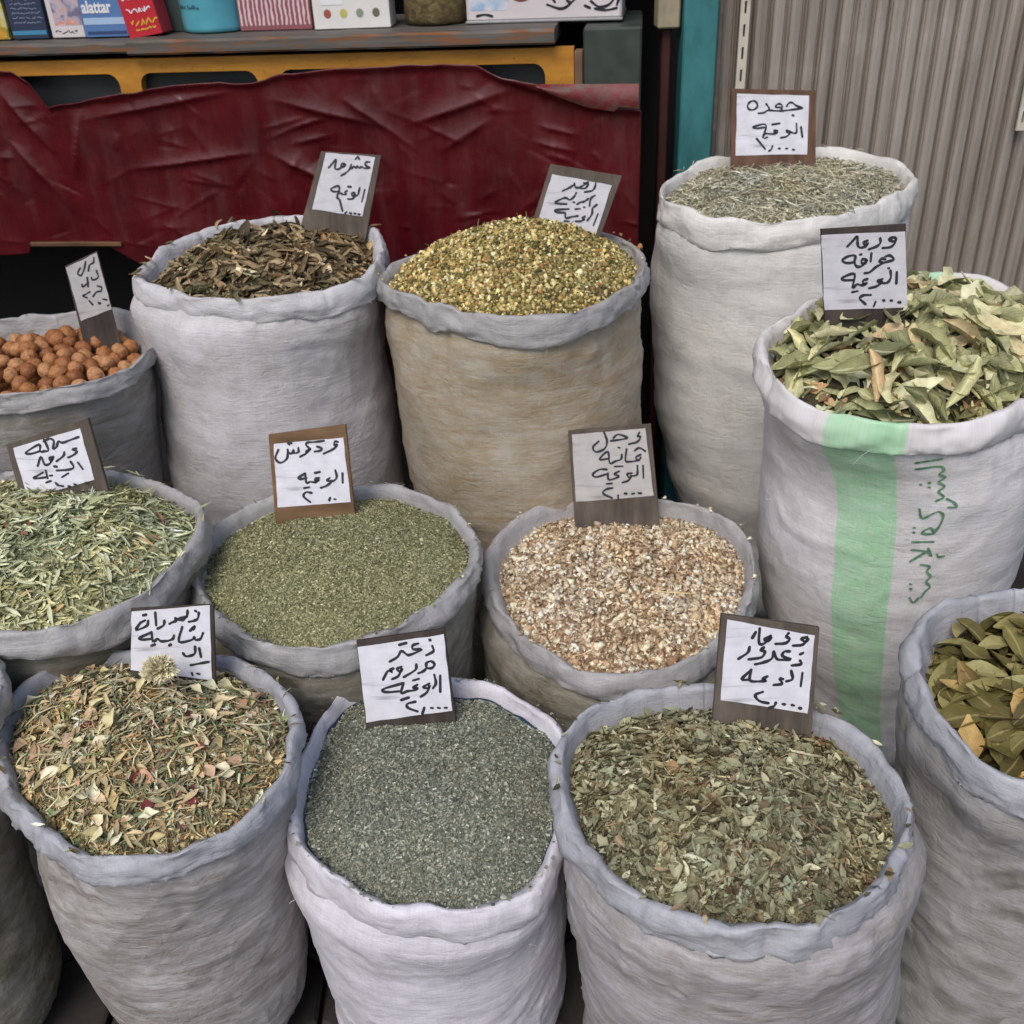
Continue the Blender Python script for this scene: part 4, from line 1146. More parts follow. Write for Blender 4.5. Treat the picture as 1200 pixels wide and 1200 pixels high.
def cover_mat():
    t = NT('maroon_plastic_cover')
    ob = t.coord('Object')
    n = t.noise(ob, 6, 5, 0.65)
    n2 = t.noise(t.coord('Object', (18, 18, 3)), 1, 5, 0.7)
    col = t.ramp(n, [(0.3, lin(66, 10, 17)), (0.6, lin(86, 15, 23)), (0.85, lin(98, 25, 32))])
    dust = t.ramp(n2, [(0.50, G1(0)), (0.80, G1(0.25))])
    col = t.mix(dust, col, lin(104, 66, 64))
    # fine upright ribs pressed into the plastic
    sx = t.n.new('ShaderNodeSeparateXYZ')
    t.link(ob, sx.inputs[0])
    w = t.math('SINE', t.math('MULTIPLY', sx.outputs[0], 560.0))
    nb = t.bump(w, 0.035, 0.0015)
    nb = t.bump(t.noise(ob, 38, 4, 0.6), 0.25, 0.004, nb)
    return t.out(col, t.ramp(n2, [(0.3, G1(0.22)), (0.7, G1(0.44))]), nb, 0.5)
cm = cover_mat()
cover = mesh_obj('red_cover', tv, tf, cm, None, True)
tag(cover, 'creased dark red plastic cover hanging down the front of the counter', 'plastic cover')
in_cab(cover, (0, 0, 0))
so = cover.modifiers.new('thickness', 'SOLIDIFY')
so.thickness = 0.0012
# a brighter flap folded over at its end, and the tan hem showing at the other
V, F = [], []
for j in range(9):
    for i in range(22):
        s, t_ = i / 21, j / 8
        x = -0.290 + s * 0.252
        zt = 1.200 - 0.004 * s
        zb = np.interp(x, tx, tz) - 0.004 + (0.012 if s > .8 else 0)
        z = zt * (1 - t_) + zb * t_
        y = -0.050 - 0.012 * math.sin(t_ * 2.6) - 0.006 * math.sin(s * 9) * t_
        V.append((x, y, z))
for j in range(8):
    for i in range(21):
        a = j * 22 + i
        F.append((a, a + 22, a + 23, a + 1))
t = NT('worn_red_flap')
n1 = t.noise(t.coord('Object', (30, 30, 60)), 1, 5, 0.7)
fl = mesh_obj('folded_flap', V, F, t.out(t.mix(t.ramp(n1, [(0.40, G1(0)), (0.62, G1(0.85))]), lin(112, 30, 35), lin(92, 78, 72)), 0.5, t.bump(n1, .3, .001), .4), cover, True)

# ------------------------------------------------------------------ goods on the counter
TOP = 1.3235
def glossy(name, c, rough=0.3, var=0.08, scale=14):
    return plain(name, c, rough, var, scale, 0.05, 0.5)
def text_part(txt, size, mat, parent, loc, bold=0.0, sx=1.0):
    cu = bpy.data.curves.new('lettering', 'FONT')
    cu.body = txt
    cu.size = size
    cu.offset = bold
    cu.extrude = 0.0003
    tmp = bpy.data.objects.new('lettering', cu)
    COL.objects.link(tmp)
    dg = bpy.context.evaluated_depsgraph_get()
    me = bpy.data.meshes.new_from_object(tmp.evaluated_get(dg))
    bpy.data.objects.remove(tmp, do_unlink=True)
    me.materials.clear()
    me.materials.append(mat)
    o = bpy.data.objects.new('lettering', me)
    COL.objects.link(o)
    o.parent = parent
    o.rotation_euler = (math.pi / 2, 0, 0)
    o.location = loc
    o.scale = (sx, 1, 1)
    return o
def carton(name, label, cat, x0, x1, y0, h, depth, mat, yaw=0.0, lean=0.0, tint_side=None):
    """a card box: chamfered body with a folded lid flap; its local origin is the middle of its front bottom edge"""
    w = (x1 - x0) / 2
    r = bpy.data.objects.new(name, None)
    COL.objects.link(r)
    tag(r, label, cat, 'boxes and jars on the counter')
    r.matrix_world = CM @ Matrix.Translation(((x0 + x1) / 2, y0, TOP)) @ Matrix.Rotation(yaw, 4, 'Z') @ Matrix.Rotation(lean, 4, 'Y')
    part('carton', r, box_vf(-w, w, 0, depth, 0, h, 0.0015), mat)
    part('lid_flap', r, box_vf(-w + .001, w - .001, 0.002, depth - .002, h + .0004, h + .0016), mat)
    return r
def panel(r, name, x0, x1, z0, z1, mat, y=-0.0006):
    return part(name, r, box_vf(x0, x1, y, 0.0004, z0, z1), mat)
def scrawl(r, lines, mat, w=0.0022, y=-0.0009, seed=1):
    """rows of small print too small to read in the photograph, as short joined strokes"""
    rs_ = np.random.RandomState(seed)
    V, F = [], []
    k = 0
    for x0, x1, z, hgt in lines:
        x = x0
        while x < x1:
            L_ = rs_.uniform(.006, .016)
            q = [(x + L_ * t, z + hgt * rs_.uniform(-.5, .5)) for t in (0, .35, .7, 1)]
            v, f = ribbon(q, w, 0)
            b = len(V)
            V += [(p[0], y - 0.00002 * k, p[1]) for p in v]
            F += [tuple(i + b for i in g_) for g_ in f]
            x += L_ + rs_.uniform(.002, .005)
            k += 1
    return mesh_obj('print', V, F, mat, r)
wht = glossy('white_print', lin(232, 232, 236))
blk = glossy('black_print', lin(40, 40, 46))

def picture_mat(name, stops, scale=(30, 30, 30), seed=0.0):
    t = NT(name)
    tc = t.n.new('ShaderNodeTexCoord')
    mp = t.n.new('ShaderNodeMapping')
    mp.inputs['Scale'].default_value = scale
    mp.inputs['Location'].default_value = (seed, seed, seed)
    t.link(tc.outputs['Object'], mp.inputs['Vector'])
    n = t.noise(mp.outputs[0], 1, 3, 0.5, 0.8)
    return t.out(t.ramp(n, stops), 0.35, None, 0.5)

r = carton('food_carton', 'yellow and green printed box at the counter edge beside the dark blue box', 'box', -1.86, -1.700, 0.06, 0.17, 0.08, picture_mat('yellow_green_print', [(0.35, lin(200, 196, 170)), (0.45, lin(196, 182, 80)), (0.58, lin(92, 124, 70)), (0.7, lin(206, 160, 60))]))
panel(r, 'bottom_band', -.075, .075, .004, .03, picture_mat('orange_green_band', [(0.4, lin(204, 150, 50)), (0.6, lin(84, 120, 66))], (24, 24, 24), 3))
r = carton('tea_carton', 'dark blue box with pale small print and a light blue bottom band', 'box', -1.690, -1.590, 0.06, 0.17, 0.07, glossy('navy_card', lin(48, 58, 84)))
panel(r, 'bottom_band', -.047, .047, .010, .020, glossy('light_blue_band', lin(70, 138, 176)))
scrawl(r, [(-.036, .034, .040 + .011 * k, .005) for k in range(7)], glossy('pale_blue_print', lin(150, 158, 178)), .0018, seed=2)
r = carton('picture_carton', 'pale box with a mauve and orange picture beside the dark blue box', 'box', -1.582, -1.490, 0.065, 0.17, 0.07, glossy('pale_card', lin(214, 206, 206)), lean=0.0)
panel(r, 'picture', -.032, .045, .030, .165, picture_mat('mauve_orange_picture', [(0.34, lin(116, 112, 140)), (0.48, lin(190, 178, 190)), (0.6, lin(208, 138, 112)), (0.72, lin(226, 214, 214))], (26, 26, 26), 5))
scrawl(r, [(-.034, .03, .014, .008)], blk, .0022, seed=4)
r = carton('tea_carton', 'blue and white lettered box leaning by the red box', 'box', -1.484, -1.366, 0.055, 0.17, 0.07, glossy('blue_card', lin(88, 124, 176)))
panel(r, 'top_picture', -.056, .056, .098, .168, picture_mat('dark_blue_picture', [(0.4, lin(60, 88, 140)), (0.55, lin(130, 130, 150)), (0.68, lin(176, 96, 100))], (22, 22, 22), 9))
panel(r, 'pale_band', -.056, .056, .030, .046, glossy('pale_blue_band', lin(168, 192, 222)))
panel(r, 'dark_band', -.052, .056, .006, .014, glossy('dark_blue_band', lin(52, 74, 116)))
text_part('alattar', .040, wht, r, (-.054, -.0010, .058), .0012, 0.78)
r = carton('spice_carton', 'bright red box with white and yellow print leaning against its neighbour', 'box', -1.360, -1.268, 0.045, 0.17, 0.07, glossy('red_card', lin(190, 40, 54)), lean=-0.14)
scrawl(r, [(-.034, .034, .118, .014), (-.036, .03, .092, .010), (-.030, .036, .062, .012)], wht, .0034, seed=6)
scrawl(r, [(-.028, .03, .034, .014), (-.02, .03, .018, .008)], glossy('yellow_print', lin(220, 176, 70)), .004, seed=7)
r = carton('dark_carton', 'dark grey green box in the gap between the red box and teal tub', 'box', -1.290, -1.236, 0.14, 0.18, 0.05, glossy('dark_green_card', lin(72, 84, 82)))

def lathe(prof_, n_=40):
    V = []
    for rr, z in prof_:
        for i in range(n_):
            a = 2 * math.pi * i / n_
            V.append((rr * math.cos(a), rr * math.sin(a), z))
    F = []
    for k in range(len(prof_) - 1):
        for i in range(n_):
            j = (i + 1) % n_
            F.append((k * n_ + i, k * n_ + j, (k + 1) * n_ + j, (k + 1) * n_ + i))
    F.append(tuple(reversed(range(n_))))
    return V, F
def round_thing(name, label, cat, x, y, prof_, mat, partname):
    r = bpy.data.objects.new(name, None)
    COL.objects.link(r)
    tag(r, label, cat, 'boxes and jars on the counter')
    r.matrix_world = CM @ Matrix.Translation((x, y, TOP))
    part(partname, r, lathe(prof_), mat, True)
    return r
r = round_thing('plastic_tub', 'round teal plastic tub between the red box and the pink striped box', 'tub', -1.160, 0.155, [(0.0, 0.0), (0.080, 0.0), (0.086, 0.004), (0.0875, 0.012), (0.091, 0.15), (0.094, 0.156), (0.094, 0.17)], plain('teal_plastic', lin(92, 172, 190), 0.35, .12, 20, 0.1, .5), 'tub')
part('lid', r, lathe([(0.0, 0.1702), (0.097, 0.1702), (0.097, 0.186), (0.0, 0.187)]), glossy('teal_lid', lin(60, 140, 160)), True)
V, F = [], []
for si, st in enumerate([[(-.070, .058), (-.066, .066), (-.062, .058), (-.058, .066)], [(-.053, .060), (-.049, .060), (-.051, .064)], [(-.040, .058), (-.040, .066)], [(-.035, .062), (-.033, .058), (-.029, .062)], [(-.025, .058), (-.025, .067)], [(-.020, .058), (-.020, .066)], [(-.015, .062), (-.012, .058), (-.008, .061)]]):
    v, f = ribbon(st, .0028)
    b = len(V)
    for x, z, _ in v:
        a = math.asin(max(-1, min(1, x / .0905)))
        V.append(((.0905 + .00002 * si) * math.sin(a), -(.0905 + .00002 * si) * math.cos(a), z))
    F += [tuple(i + b for i in q) for q in f]
mesh_obj('lettering', V, F, plain('dark_teal_print', lin(34, 72, 88)), r)

def stripe_mat():
    t = NT('pink_white_wavy_stripes')
    w = t.n.new('ShaderNodeTexWave')
    w.wave_type = 'BANDS'
    w.bands_direction = 'X'
    w.inputs['Scale'].default_value = 26
    w.inputs['Distortion'].default_value = 2.2
    w.inputs['Detail'].default_value = 1
    w.inputs['Detail Scale'].default_value = 3.0
    t.link(t.coord('Object', (1, 1, 0.6)), w.inputs['Vector'])
    col = t.ramp(w.outputs['Fac'], [(0.5, lin(140, 84, 92)), (0.75, lin(214, 190, 192))])
    return t.out(col, 0.4, None, 0.45)
r = carton('striped_carton', 'dusty pink box printed with wavy white stripes', 'box', -1.078, -0.884, 0.10, 0.18, 0.10, glossy('dusty_pink_card', lin(140, 86, 92)))
panel(r, 'striped_print', -.093, .093, .012, .172, stripe_mat())
r = carton('tea_carton', 'white box with a row of coloured dots under a green picture', 'box', -0.872, -0.674, 0.085, 0.18, 0.09, glossy('white_card', lin(226, 224, 220)), yaw=0.05)
panel(r, 'picture', -.075, .092, .072, .17, picture_mat('green_brown_picture', [(0.35, lin(118, 126, 78)), (0.5, lin(176, 168, 120)), (0.62, lin(142, 96, 74)), (0.75, lin(196, 192, 150))], (34, 34, 34), 12))
panel(r, 'white_corner', -.075, -.02, .056, .10, wht, -0.0010)
for k, c in enumerate((lin(166, 92, 78), lin(196, 188, 104), lin(140, 152, 132), lin(112, 108, 94))):
    a = [2 * math.pi * i / 20 for i in range(20)]
    cx = -.062 + k * .042
    mesh_obj('coloured_dot', [(cx + .0095 * math.cos(q), -0.0008, .036 + .0105 * math.sin(q)) for q in a], [tuple(range(20))], plain('dot_colour', c, .4), r)
scrawl(r, [(.05, .09, .118, .006)], blk, .002, seed=9)

jm = NT('jar_glass')
jar = round_thing('herb_jar', 'glass jar of brown herbs between the white box and the printed tin', 'jar', -0.570, 0.165, [(0.0, 0.0), (0.072, 0.0), (0.079, 0.005), (0.081, 0.014), (0.081, 0.13), (0.072, 0.148), (0.066, 0.15)], jm.out((0.95, 0.97, 0.96, 1), 0.05, None, 0.5, Transmission_Weight=1.0, IOR=1.2), 'glass')
part('herb_fill', jar, lathe([(0.0, 0.004), (0.070, 0.004), (0.0765, 0.010), (0.0778, 0.02), (0.0778, 0.118), (0.0, 0.125)]), None, True)
t = NT('jarred_herb')
n1 = t.noise(t.coord('Object', (40, 40, 70)), 1, 5, 0.7, 0.5)
jar.children[-1].data.materials.append(t.out(t.ramp(n1, [(0.3, lin(72, 60, 42)), (0.55, lin(124, 108, 74)), (0.75, lin(172, 160, 120))]), 0.9, t.bump(n1, .8, .004), .2))
part('lid', jar, lathe([(0.0, 0.1502), (0.074, 0.1502), (0.074, 0.17), (0.0, 0.171)]), glossy('jar_lid', lin(150, 120, 60)), True)

tin = bpy.data.objects.new('printed_tin', None)
COL.objects.link(tin)
tag(tin, 'flat white printed tin box with black lettering at the end of the counter', 'tin box', 'boxes and jars on the counter')
tin.matrix_world = CM @ Matrix.Translation((-0.283, 0.105, TOP)) @ Matrix.Rotation(-0.02, 4, 'Z')
part('tin', tin, box_vf(-.197, .197, 0, .26, 0.004, .13, .006), plain('white_tin', lin(214, 206, 208), .3, .1, 8, .05, .5))
part('bottom_rim', tin, box_vf(-.200, .200, -.004, .264, 0, .0068, .002), plain('bare_tin_rim', lin(176, 178, 176), .3, .15, 20, .1, .5, Metallic=0.6))
part('lid', tin, box_vf(-.199, .199, -.003, .263, .1305, .145, .003), glossy('tin_lid', lin(200, 192, 190)))
panel(tin, 'blue_patch', -.185, -.09, .03, .10, picture_mat('blue_cloud_print', [(0.4, lin(222, 218, 222)), (0.6, lin(150, 180, 210))], (18, 18, 18), 2))
mesh_obj('red_disc', [(-.055 + .03 * math.cos(q), -.0009, .070 + .022 * math.sin(q)) for q in [2 * math.pi * i / 24 for i in range(24)]], [tuple(range(24))], plain('brown_red_print', lin(128, 62, 54), .4), tin)
V, F = [], []
for si, st in enumerate([[(.02, .085), (.022, .060), (.03, .045)], [(.045, .09), (.048, .055)], [(.01, .040), (.05, .030), (.085, .055), (.12, .085)], [(.07, .08), (.085, .062), (.105, .06), (.10, .075), (.085, .078)], [(.12, .045), (.14, .032), (.165, .036), (.18, .055), (.172, .07)], [(.135, .06), (.15, .075), (.17, .085)], [(.15, .05), (.16, .062), (.172, .05)], [(.105, .035), (.118, .03)], [(.185, .035), (.190, .052), (.186, .06)], [(-.17, .018), (-.15, .021), (-.13, .017)], [(.06, .048), (.068, .044)], [(.13, .028), (.16, .024), (.185, .028)]]):
    v, f = ribbon(st, .0065)
    b = len(V)
    V += [(p[0], -.0012 - .00002 * si, p[1]) for p in v]
    F += [tuple(i + b for i in q) for q in f]
mesh_obj('lettering', V, F, blk, tin)

# ------------------------------------------------------------------ the sacks and what is in them
W_ = lin(196, 194, 196)
white = fabric('white_sacking', lin(204, 202, 206), lin(178, 174, 172))
white_warm = fabric('cream_sacking', lin(226, 225, 222), lin(208, 206, 201), wr=0.8)
white_lilac = fabric('lilac_white_sacking', lin(220, 218, 227), lin(200, 196, 204), wr=0.8)
grey_tan = fabric('sacking_with_flowers_behind', lin(176, 170, 158), lin(158, 148, 128), lin(150, 124, 84), 0.85, (12, 44), 0.25)
grey_a = fabric('grey_sacking', lin(168, 166, 166), lin(146, 142, 136), lin(112, 103, 84), 0.8, (10, 40), -0.15)
grey_b = fabric('grey_sacking_with_stems_behind', lin(196, 193, 193), lin(164, 158, 155), lin(116, 108, 98), 0.85, (9, 40), 0.08)
grey_c = fabric('olive_grey_sacking', lin(158, 154, 146), lin(134, 130, 116), lin(92, 86, 64), 0.95, (11, 30), 0.2)
leafy = fabric('sacking_with_leaves_behind', lin(172, 170, 170), lin(152, 148, 144), patch=lin(88, 84, 66))
striped = fabric('white_sacking_green_stripe', lin(226, 224, 226), lin(208, 204, 202), stripe=(lin(158, 218, 166), [(-0.602, 0.060), (0.396, 0.045)], -0.09), wr=0.75)
rim_grey = fabric('grey_rim_sacking', lin(174, 173, 174), lin(150, 148, 148))
rim_white = fabric('white_rim_sacking', lin(204, 204, 208), lin(182, 180, 182))
rim_blue = fabric('blue_grey_rim_sacking', lin(178, 180, 187), lin(154, 155, 161))

sack('walnut', 'grey sack of walnuts at the edge, half hidden behind the tall sack of brown leaves', grey_a, 0.040, 0.8, 1.0, 11, rimmat=rim_grey)
sack('brown', 'tall white sack full of curled brown leaves, before the red cover', white, 0.066, 1.15, 0.8, 23, rimmat=rim_white)
sack('cham', 'tan grey sack heaped with small yellow flower heads, before the red cover', grey_tan, 0.058, 1.0, 1.0, 35, rimmat=rim_grey)
sack('jada', 'tallest cream white sack, filled with pale dry stalks, by the metal shutter', white_warm, 0.070, 1.25, 0.75, 47, lip=1.5)
sack('guava', 'white sack with a green stripe and green print, full of big pale leaves', striped, 0.072, 1.25, 0.8, 59, lip=1.3)
sack('sage', 'grey sack at the edge heaped with pale green narrow leaves', grey_c, 0.060, 1.1, 1.0, 61, rimmat=rim_grey)
sack('marj', 'grey sack heaped with fine olive green crumbled herb', grey_c, 0.060, 1.15, 1.0, 73, rimmat=rim_grey)
sack('seed', 'grey sack filled with beige chips, before the tan sack of flowers', grey_c, 0.060, 1.2, 1.0, 85, rimmat=rim_grey)
sack('zhou', 'grey sack of mixed dried flowers and petals in the front row', grey_b, 0.052, 1.0, 0.95, 97, lip=0.8, rimmat=rim_blue)
sack('zaat', 'white sack of fine grey green herb between the flower mix and the crumbled leaves', white_lilac, 0.062, 1.15, 0.8, 109, lip=1.4, liner=plain('dark_blue_liner', lin(38, 62, 82), 0.35))
sack('zarur', 'wide grey sack of crumbled grey green leaves in the front row', fabric('grey_sacking_with_crumbs_behind', lin(188, 184, 188), lin(164, 160, 160), lin(122, 115, 104), 0.75, (10, 38), -0.12), 0.060, 1.1, 1.0, 121, rimmat=rim_blue)
sack('bay', 'grey sack of dark olive leaves cut off by the picture edge, before the striped sack', leafy, 0.060, 1.15, 0.85, 133, rimmat=rim_blue)
RIMS['far'] = [(-1.022 + 0.195 * math.cos(a), 1.225 + 0.20 * math.sin(a), 0.545 + 0.006 * math.sin(2 * a)) for a in np.linspace(0, 2 * math.pi, 20)[:-1]]
sack('far', 'grey sack mostly out of view, its rim showing beside the flower mix', grey_c, 0.050, 0.9, 1.0, 145, rimmat=rim_grey)

# green print on the striped sack
S = SACK['guava']
bm_v = [Vector(v) for v in S['V']]
tree = BVHTree.FromPolygons(bm_v, ring_faces(len(S['V']) // N))
V, F = [], []
for si, st in enumerate(PRINT):
    v, f = ribbon([(math.radians(a) * 0.29, z / 1000) for a, z in st], 0.0056)
    b = len(V)
    for x, z, _ in v:
        a = x / 0.29
        org = Vector((S['c'][0] + 0.7 * math.cos(a), S['c'][1] + 0.7 * math.sin(a), z))
        hit, nrm, _, dist = tree.ray_cast(org, Vector((-math.cos(a), -math.sin(a), 0)))
        p = hit + Vector((math.cos(a), math.sin(a), 0)) * (0.0016 + 0.00004 * si) - Vector(S['root'].location)
        V.append(tuple(p))
    F += [tuple(i + b for i in q) for q in f]
mesh_obj('lettering', V, F, plain('green_print', lin(106, 150, 116), 0.6, 0.5, 110), S['root'])

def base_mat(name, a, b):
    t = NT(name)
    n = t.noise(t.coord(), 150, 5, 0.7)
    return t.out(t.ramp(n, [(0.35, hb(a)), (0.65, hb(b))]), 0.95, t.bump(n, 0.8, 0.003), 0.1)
loose = tinted('dried_herb_pieces')

HB[:] = [1.25, 0.0]
# walnuts: each one lies loose on the others
fn, pos = heapfn('walnut', -0.075, 0.045, 1.0, 0.0, 0.03, 0.006, 3)
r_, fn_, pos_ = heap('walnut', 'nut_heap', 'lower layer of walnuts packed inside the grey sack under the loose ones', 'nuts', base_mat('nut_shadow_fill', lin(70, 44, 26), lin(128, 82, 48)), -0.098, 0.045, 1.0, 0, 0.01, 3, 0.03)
def walnut_mesh(seed):
    r = np.random.RandomState(seed)
    V = []
    nu, nvv = 22, 13
    for j in range(nvv):
        ph = math.pi * (j / (nvv - 1))
        for i in range(nu):
            a = 2 * math.pi * i / nu
            p = np.array([math.sin(ph) * math.cos(a), math.sin(ph) * math.sin(a), math.cos(ph)])
            seam = math.exp(-(p[1] / 0.10) ** 2)
            wr = float(vn(a * 22 / 6.2832 * 0.45 + 5, ph * 2.6 + 3, 600 + seed, 10) * 0.08 + vn(a * 2.2 * 1.6, ph * 6, 640 + seed, 14) * 0.075)
            q = 1 + wr * (1 - seam) + 0.07 * seam + 0.05 * max(0, p[0]) ** 4
            V.append(p * q * np.array([0.0195, 0.0172, 0.0168]))
    F = []
    for j in range(nvv - 1):
        for i in range(nu):
            k = (i + 1) % nu
            F.append((j * nu + i, (j + 1) * nu + i, (j + 1) * nu + k, j * nu + k))
    me = bpy.data.meshes.new('walnut')
    me.from_pydata([tuple(v) for v in V], [], F)
    me.polygons.foreach_set('use_smooth', [True] * len(F))
    return me
def nutmat():
    t = NT('walnut_shell')
    oi = t.n.new('ShaderNodeObjectInfo')
    c = t.ramp(oi.outputs['Random'], [(0, lin(146, 92, 56)), (0.5, lin(180, 122, 76)), (1, lin(196, 148, 104))])
    n = t.noise(t.coord(), 170, 5, 0.65, 0.5)
    c = t.mix(1.0, c, t.ramp(n, [(0.32, G1(0.45)), (0.55, G1(1.0)), (0.8, G1(1.15))]), 'MULTIPLY')
    return t.out(c, 0.55, t.bump(n, 0.7, 0.002), 0.35)
nm = nutmat()
nuts = [walnut_mesh(k) for k in range(5)]
for me in nuts:
    me.materials.append(nm)
rng = np.random.RandomState(8)
cand_x, cand_y = pos(9000, rng, 0.97)
acc = []
for x, y in zip(cand_x, cand_y):
    if all((x - a) ** 2 + (y - b) ** 2 > 0.0335 ** 2 for a, b in acc):
        acc.append((x, y))
acc = acc[:290]
for x, y in acc:
    z, _ = fn([x], [y])
    o = bpy.data.objects.new('walnut', nuts[rng.randint(5)])
    COL.objects.link(o)
    o.location = (x, y, float(z[0]) + rng.uniform(-0.006, 0.010) + 0.012)
    o.rotation_euler = tuple(rng.uniform(0, 6.28, 3))
    o.scale = (rng.uniform(0.92, 1.12),) * 3
    tag(o, 'round brown walnut among many alike heaped in the grey sack', 'walnut', 'walnuts heaped in the sack')

# curled brown leaves
HB[:] = [1.75, 0.25]
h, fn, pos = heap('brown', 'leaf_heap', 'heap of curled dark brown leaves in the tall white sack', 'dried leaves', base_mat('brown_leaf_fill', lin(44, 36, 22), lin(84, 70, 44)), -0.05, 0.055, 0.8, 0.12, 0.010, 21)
PALB = [(lin(104, 88, 54), 4), (lin(76, 62, 36), 3), (lin(140, 122, 82), 2.5), (lin(58, 48, 28), 2), (lin(128, 96, 56), 1), (lin(172, 156, 118), .6), (lin(92, 92, 52), 1.2)]
scatter('leaf_crumbs', h, fn, pos, [t_roll(k, .34) for k in range(4)] + [tl(k, 1, .34, .9, 1.6, 5, 3, .2) for k in range(3)], 3000, 0.036, PALB, loose, 31, 0.42, 0.012, 0.97, 0.006)
bm_ = leafmat('curled_brown_leaf', [(0, lin(66, 54, 32)), (0.4, lin(112, 94, 58)), (0.75, lin(142, 122, 82)), (1, lin(120, 88, 50))])
single('leaf', h, fn, pos, raw_meshes('leaf', [t_roll(40 + k, .36) for k in range(4)], bm_, .05) + leaf_meshes('leaf', 4, bm_, 70, L=.05, W=.018, fold=1.0, curl=1.8, nx=6, ny=3, rag=.15), 300, 41, 0.42, 0.012, 0.93)

rim_bits('edge_bits', 'brown', h, [t_roll(k, .34) for k in range(3)], 160, 0.032, PALB, loose, 963)

# small yellow flower heads
HB[:] = [1.25, 0.24]
h, fn, pos = heap('cham', 'flower_heap', 'heap of small dried yellow flower heads in the tan sack', 'dried flowers', base_mat('flower_fill', lin(74, 66, 28), lin(126, 108, 52)), -0.03, 0.118, 0.85, 0.05, 0.010, 23)
PALC = [(lin(166, 142, 58), 4), (lin(198, 178, 96), 3), (lin(126, 112, 46), 3), (lin(88, 84, 36), 2), (lin(214, 202, 142), 1.5), (lin(170, 116, 44), 1)]
scatter('flower_heads', h, fn, pos, [t_flower(k) for k in range(6)], 12500, 0.0076, PALC, loose, 33, 1.1, 0.006, 0.985, 0.003)
scatter('flower_stalks', h, fn, pos, [t_needle(k, .07, .1) for k in range(3)], 1200, 0.020, [(lin(120, 112, 56), 2), (lin(170, 156, 100), 1), (lin(84, 84, 40), 1)], loose, 34, 0.7, 0.006, 0.97)

rim_bits('edge_bits', 'cham', h, [t_flower(k) for k in range(3)], 420, 0.0085, PALC, loose, 932)

# pale dry stalks
HB[:] = [1.5, 0.3]
h, fn, pos = heap('jada', 'stalk_heap', 'heap of pale dry chopped stalks in the tallest cream sack', 'dried herbs', base_mat('stalk_fill', lin(92, 88, 64), lin(146, 140, 108)), -0.032, 0.028, 1.0, 0.06, 0.008, 25)
PALJ = [(lin(158, 152, 122), 4), (lin(186, 178, 146), 2.5), (lin(124, 122, 92), 3), (lin(92, 90, 62), 1.5), (lin(206, 196, 158), 1)]
scatter('stalks', h, fn, pos, [t_needle(k, .075, .12) for k in range(4)], 6500, 0.024, PALJ, loose, 35, 0.5, 0.008, 0.97, 0.003)
scatter('stalk_crumbs', h, fn, pos, [t_flake(k) for k in range(3)] + [t_chip(k) for k in range(2)], 6000, 0.0075, PALJ, loose, 36, 0.8, 0.005, 0.985, 0.003)
scatter('long_straws', h, fn, pos, [t_needle(k + 20, .016, .06) for k in range(4)], 60, 0.085, [(lin(196, 184, 140), 1)], loose, 37, 0.25, 0.012, 0.8, -0.004)

rim_bits('edge_bits', 'jada', h, [t_needle(k, .075, .12) for k in range(3)], 320, 0.022, PALJ, loose, 929)

# big pale leaves
HB[:] = [1.65, 0.2]
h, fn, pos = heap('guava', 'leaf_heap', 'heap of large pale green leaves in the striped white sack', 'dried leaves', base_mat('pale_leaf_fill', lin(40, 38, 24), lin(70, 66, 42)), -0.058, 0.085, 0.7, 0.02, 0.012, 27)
gm = leafmat('large_pale_leaf', [(0, lin(110, 112, 68)), (0.2, lin(150, 150, 100)), (0.45, lin(132, 134, 92)), (0.62, lin(176, 172, 124)), (0.78, lin(186, 184, 150)), (0.88, lin(168, 162, 116)), (0.94, lin(164, 136, 94)), (0.97, lin(92, 96, 60)), (1, lin(84, 88, 54))], 0.75, lin(196, 192, 150))
gl = leaf_meshes('leaf', 9, gm, 200, L=.112, W=.054, fold=.75, curl=1.7, nx=9, ny=5, rag=.20, twist=1.0) + leaf_meshes('leaf', 4, gm, 230, L=.075, W=.048, fold=1.0, curl=2.0, nx=7, ny=5, rag=.35, twist=1.2)
gr = raw_meshes('leaf', [t_roll(60 + k, .36, 3.2) for k in range(4)], gm, .10)
scatter('leaf_fragments', h, fn, pos, [tl(k + 90, 1, .55, .7, 1.2, 5, 3, .25) for k in range(5)] + [t_roll(k + 80, .36, 3.4) for k in range(3)], 1300, 0.036, [(lin(150, 150, 104), 3), (lin(176, 174, 130), 2), (lin(120, 122, 78), 2.5), (lin(90, 90, 56), 1.5), (lin(164, 128, 84), 1), (lin(110, 84, 54), .6)], loose, 50, 0.5, 0.012, 0.97, 0.002)
single('leaf', h, fn, pos, gr, 26, 72, 0.3, 0.012, 0.85, .7, 1.1, 0.022)
single('leaf', h, fn, pos, gl, 130, 51, 0.22, 0.010, 0.93, .75, 1.1, 0.006)
single('leaf', h, fn, pos, gl, 100, 52, 0.32, 0.014, 0.88, .7, 1.1, 0.020)
single('leaf', h, fn, pos, gl, 60, 53, 0.38, 0.016, 0.80, .65, 1.1, 0.034)

